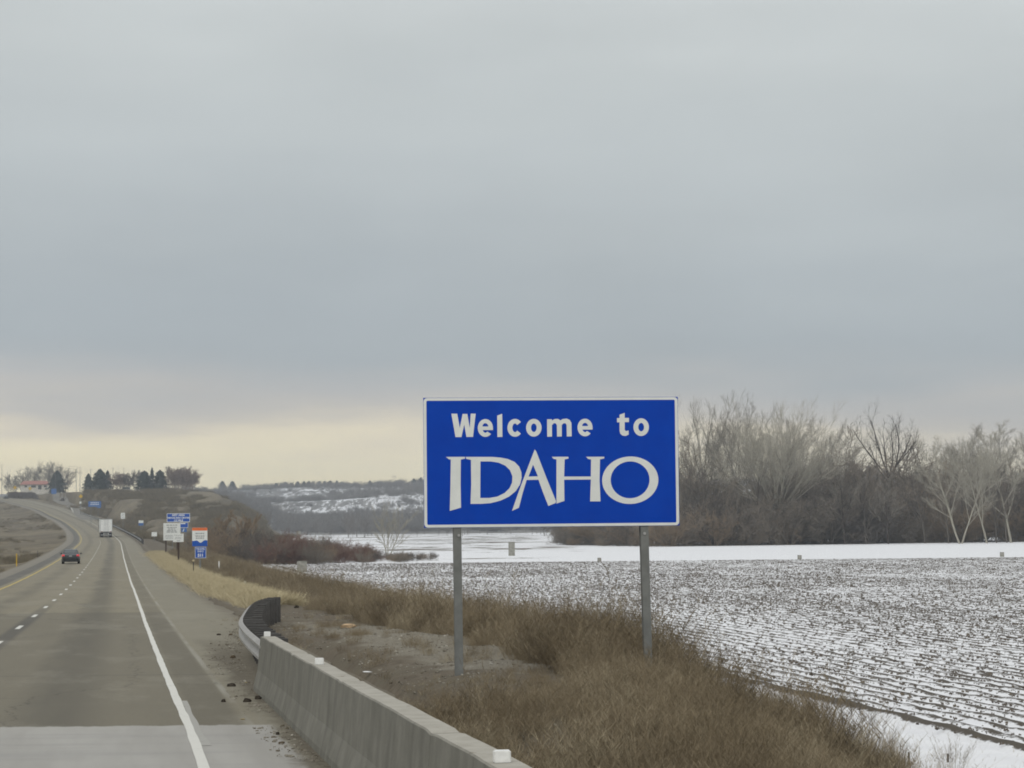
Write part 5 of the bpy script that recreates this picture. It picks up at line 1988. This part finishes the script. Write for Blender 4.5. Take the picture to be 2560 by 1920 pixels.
# lamp posts and poles on the hilltop
MAT_POLE = simple('grey_lamp_pole', (.16, .155, .15), (.11, .105, .10), 3, .6, .3)
for px_, top_, base_, d_, arm, lab in ((4.5, 1163, 1216, 1080, 0, 'tall light pole at the very left edge'), (70.5, 1173, 1212, 1150, 0, 'pole behind the white house'),
                                       (138, 1181, 1231, 1010, 0, 'grey pole in front of the conifer beside the house'), (170, 1178, 1214, 1080, 0, 'short pole right of the house conifer'),
                                       (190.5, 1173, 1216, 1060, -1, 'lamp pole with arm, left of the pair between the groves'), (200, 1168, 1216, 1050, -1, 'lamp pole with long arm, right of the pair between the groves'),
                                       (226.5, 1174, 1230, 1030, 0, 'pole above the short conifer of the grove'), (282.5, 1171, 1230, 1040, 0, 'pole above the bare trees beside the lot'),
                                       (309.5, 1171, 1230, 1045, 0, 'second pole above the bare trees beside the lot')):
    q = at(px_, base_, d_)
    g = float(ground(q.x, d_))
    H = at(px_, top_, d_).z - g
    t = thing('lamp_pole', lab, 'lamp post', (q.x, d_, g))
    MB().tube((0, 0, -.4), (0, 0, H), .12, .08, 8).build('pole', MAT_POLE, t)
    if arm:
        MB().tube((0, 0, H - .1), (arm * 4.5, 0, H + .5), .06, .05, 6).build('arm', MAT_POLE, t)
        MB().box((arm * 4.7, 0, H + .5), (.9, .3, .16)).build('lamp_head', MAT_POLE, t)
    else:
        MB().box((0, 0, H + .08), (.7, .3, .2)).build('lamp_head', MAT_POLE, t)

# parked vehicles in the lot
def parked(label, px, py, d, L, W, H, paint, van=False):
    q = at(px, py, d)
    g = float(ground(q.x, d))
    t = thing('parked_car', label, 'car', (q.x, d, g), 1.45)
    MB().extrude([(-W / 2, .3), (W / 2, .3), (W / 2, H * .55), (-W / 2, H * .55)], -L / 2, L / 2).build('body', paint, t, bevel=.06)
    MB().poly([(-W * .46, -L * .42, H * .55), (W * .46, -L * .42, H * .55), (W * .46, L * .22, H * .55), (-W * .46, L * .22, H * .55),
               (-W * .38, -L * .32, H), (W * .38, -L * .32, H), (W * .38, L * .08, H), (-W * .38, L * .08, H)],
              [(4, 5, 6, 7), (0, 1, 5, 4), (1, 2, 6, 5), (2, 3, 7, 6), (3, 0, 4, 7)]).build('cabin', MAT_GLASS, t)
    for sx in (-1, 1):
        for sy in (-1, 1):
            wheel(t, sx * (W / 2 - .12), sy * L * .31, .33, .22)
    return t


MAT_PB = simple('blue_grey_paint', (.16, .20, .24), (.13, .17, .20), 2, .4)
MAT_PW = simple('pale_car_paint', (.55, .56, .54), (.48, .49, .47), 2, .4)
parked('blue-grey parked car under the bare trees of the lot', 296, 1236, 930, 4.6, 1.8, 1.5, MAT_PB)
parked('pale parked van behind the blue-grey car in the lot', 312, 1234, 950, 5.2, 1.95, 2.0, MAT_PW)
parked('dark parked car between the blue and the green sign', 234, 1239, 955, 4.4, 1.8, 1.5, MAT_CARP)

# ------------------------------------------------------------------ far valley side: scrub mass and ridge trees
fs_var = [segs_mesh('far_scrub', grow_tree(400 + s_, 3, [dict(segs=3, wob=.2, taper=.5), dict(n=7, ang=40, ratio=.6, segs=2, up=.04, wob=.2, t0=.1, rmin=.06, rr=.8), dict(n=5, ang=40, ratio=.6, segs=2, rmin=.05, rr=.8, wob=.25)], .1,
                    forks=fan_forks(400 + s_, 8, 3, .1, 60, .8))) for s_ in range(4)]
n_try = 16000
yv = 1290 + 760 * NR.random(n_try)
xv = (-.16 + .42 * NR.random(n_try)) * yv
nn = vnoise(xv, yv, 60, 91) * .6 + vnoise(xv, yv, 18, 92) * .4
ok = NR.random(n_try) < np.clip((nn - .30) * 2.2 + .5 * (yv < 1500), 0, 1)
xv, yv = xv[ok][:6500], yv[ok][:6500]
scatter('far_scrub', np.stack([xv, yv, ground(xv, yv) - .1], -1), .6 + 1.1 * NR.random(len(xv)) ** 2 + .6 * (yv < 1450), fs_var, MAT_FARWOOD,
        'grey leafless scrub covering the far snowy valley side', 'scrub', .1)
rid = random.Random(12)
con_m = [conifer_mesh(500 + k, 8, 2.6, .5) for k in range(3)]
for m_ in con_m:
    m_.materials.append(MAT_NEEDLE)
rt = [(548, 1206, 1), (556, 1203, 0), (581, 1203, 0), (665, 1206, 1), (640, 1212, 1), (655, 1213, 1), (690, 1211, 0), (714, 1205, 0), (728, 1207, 0), (744, 1204, 0), (760, 1203, 0), (772, 1203, 0), (785, 1206, 1),
      (798, 1203, 0), (812, 1203, 0), (826, 1202, 0), (842, 1202, 0), (853, 1205, 0), (870, 1206, 1), (890, 1210, 1), (925, 1205, 0), (942, 1199, 1), (965, 1202, 1), (1015, 1196, 1), (1035, 1206, 0), (1052, 1198, 0), (600, 1214, 1),
      (620, 1213, 1), (2150, 1172, 0), (2172, 1163, 0), (2190, 1168, 0), (2215, 1172, 0), (2290, 1176, 0), (2310, 1178, 0)]
for i, (px_, top_, k_) in enumerate(rt):
    d_ = 2010 + rid.uniform(-15, 25)
    q = at(px_, 1214, d_)
    g = float(ground(q.x, d_))
    H = min(13, max(5.5, at(px_, top_, d_).z - g))
    if k_ == 0:
        shrub(con_m[i % 3], MAT_NEEDLE, (q.x, d_, g - .3), H / 7.6, 'dark rounded conifer on the far ridge line', 'far ridge conifers', 'ridge_conifer', 'tree')
    else:
        shrub(fm[i % 4], MAT_FARWOOD, (q.x, d_, g - .3), H / 8.0, 'bare tree on the far ridge line', 'far ridge bare trees', 'ridge_tree', 'tree')
q = at(985.5, 1214, 1990)
g = float(ground(q.x, 1990))
t = thing('power_pole', 'twin-legged power pole on the far ridge left of the blue sign', 'power pole', (q.x, 1990, g))
for s_ in (-1, 1):
    MB().tube((s_ * .9, 0, -.5), (s_ * .9, 0, 9), .16, .12, 6).build('leg', MAT_POLE, t)
MB().box((0, 0, 7.9), (4.2, .2, .25)).build('crossarm', MAT_POLE, t)

# ------------------------------------------------------------------ distinct tall weeds on the bank
tall = [blades_mesh('tall_weed', 70, .22, .9, 1.9, .012, 16, .3, 600 + s) for s in range(3)]
for m_ in tall:
    m_.materials.append(MAT_WEED)
for i, (px_, py_, d_, sc_, lab) in enumerate(((1815, 1700, 36.5, 1.2, 'tall narrow rusty weed standing out against the snow right of the sign'),
                                              (1470, 1660, 37, .8, 'tall rusty weed clump between the sign posts'),
                                              (1540, 1660, 38, .85, 'tall rusty weed clump just left of the right sign post'),
                                              (1410, 1660, 39, .7, 'rusty weed clump nearest the middle between the sign posts'),
                                              (1700, 1700, 38, .95, 'rusty weed clump just right of the right sign post'),
                                              (1880, 1760, 37.5, .8, 'rusty weed clump at the snow edge right of the tallest weed'),
                                              (1990, 1800, 37, .75, 'lowest rusty weed clump on the bank beside the snow lane'),
                                              (1330, 1640, 42, .75, 'rusty weed clump behind the gravel right of the left sign post'))):
    q = at(px_, py_, d_)
    o = mesh_obj('tall_weed', tall[i % 3], None, None, (q.x, d_, float(ground(q.x, d_)) - .03))
    o.scale = (sc_, sc_, sc_)
    o.rotation_euler = (0, 0, i * 1.3)
    tag(o, lab, 'weed')

# ------------------------------------------------------------------ haze
hz = bpy.data.materials.new('thin_winter_haze')
hz.use_nodes = True
hz.node_tree.nodes.clear()
ho = hz.node_tree.nodes.new('ShaderNodeOutputMaterial')
hv = hz.node_tree.nodes.new('ShaderNodeVolumePrincipled')
hv.inputs['Color'].default_value = (.80, .86, .94, 1)
hv.inputs['Density'].default_value = .00028
hv.inputs['Anisotropy'].default_value = .2
hz.node_tree.links.new(hv.outputs[0], ho.inputs['Volume'])
tag(MB().box((0, 1270, 30), (9000, 2720, 72)).build('haze', hz), 'thin pale winter haze filling the valley', 'haze', kind='stuff')
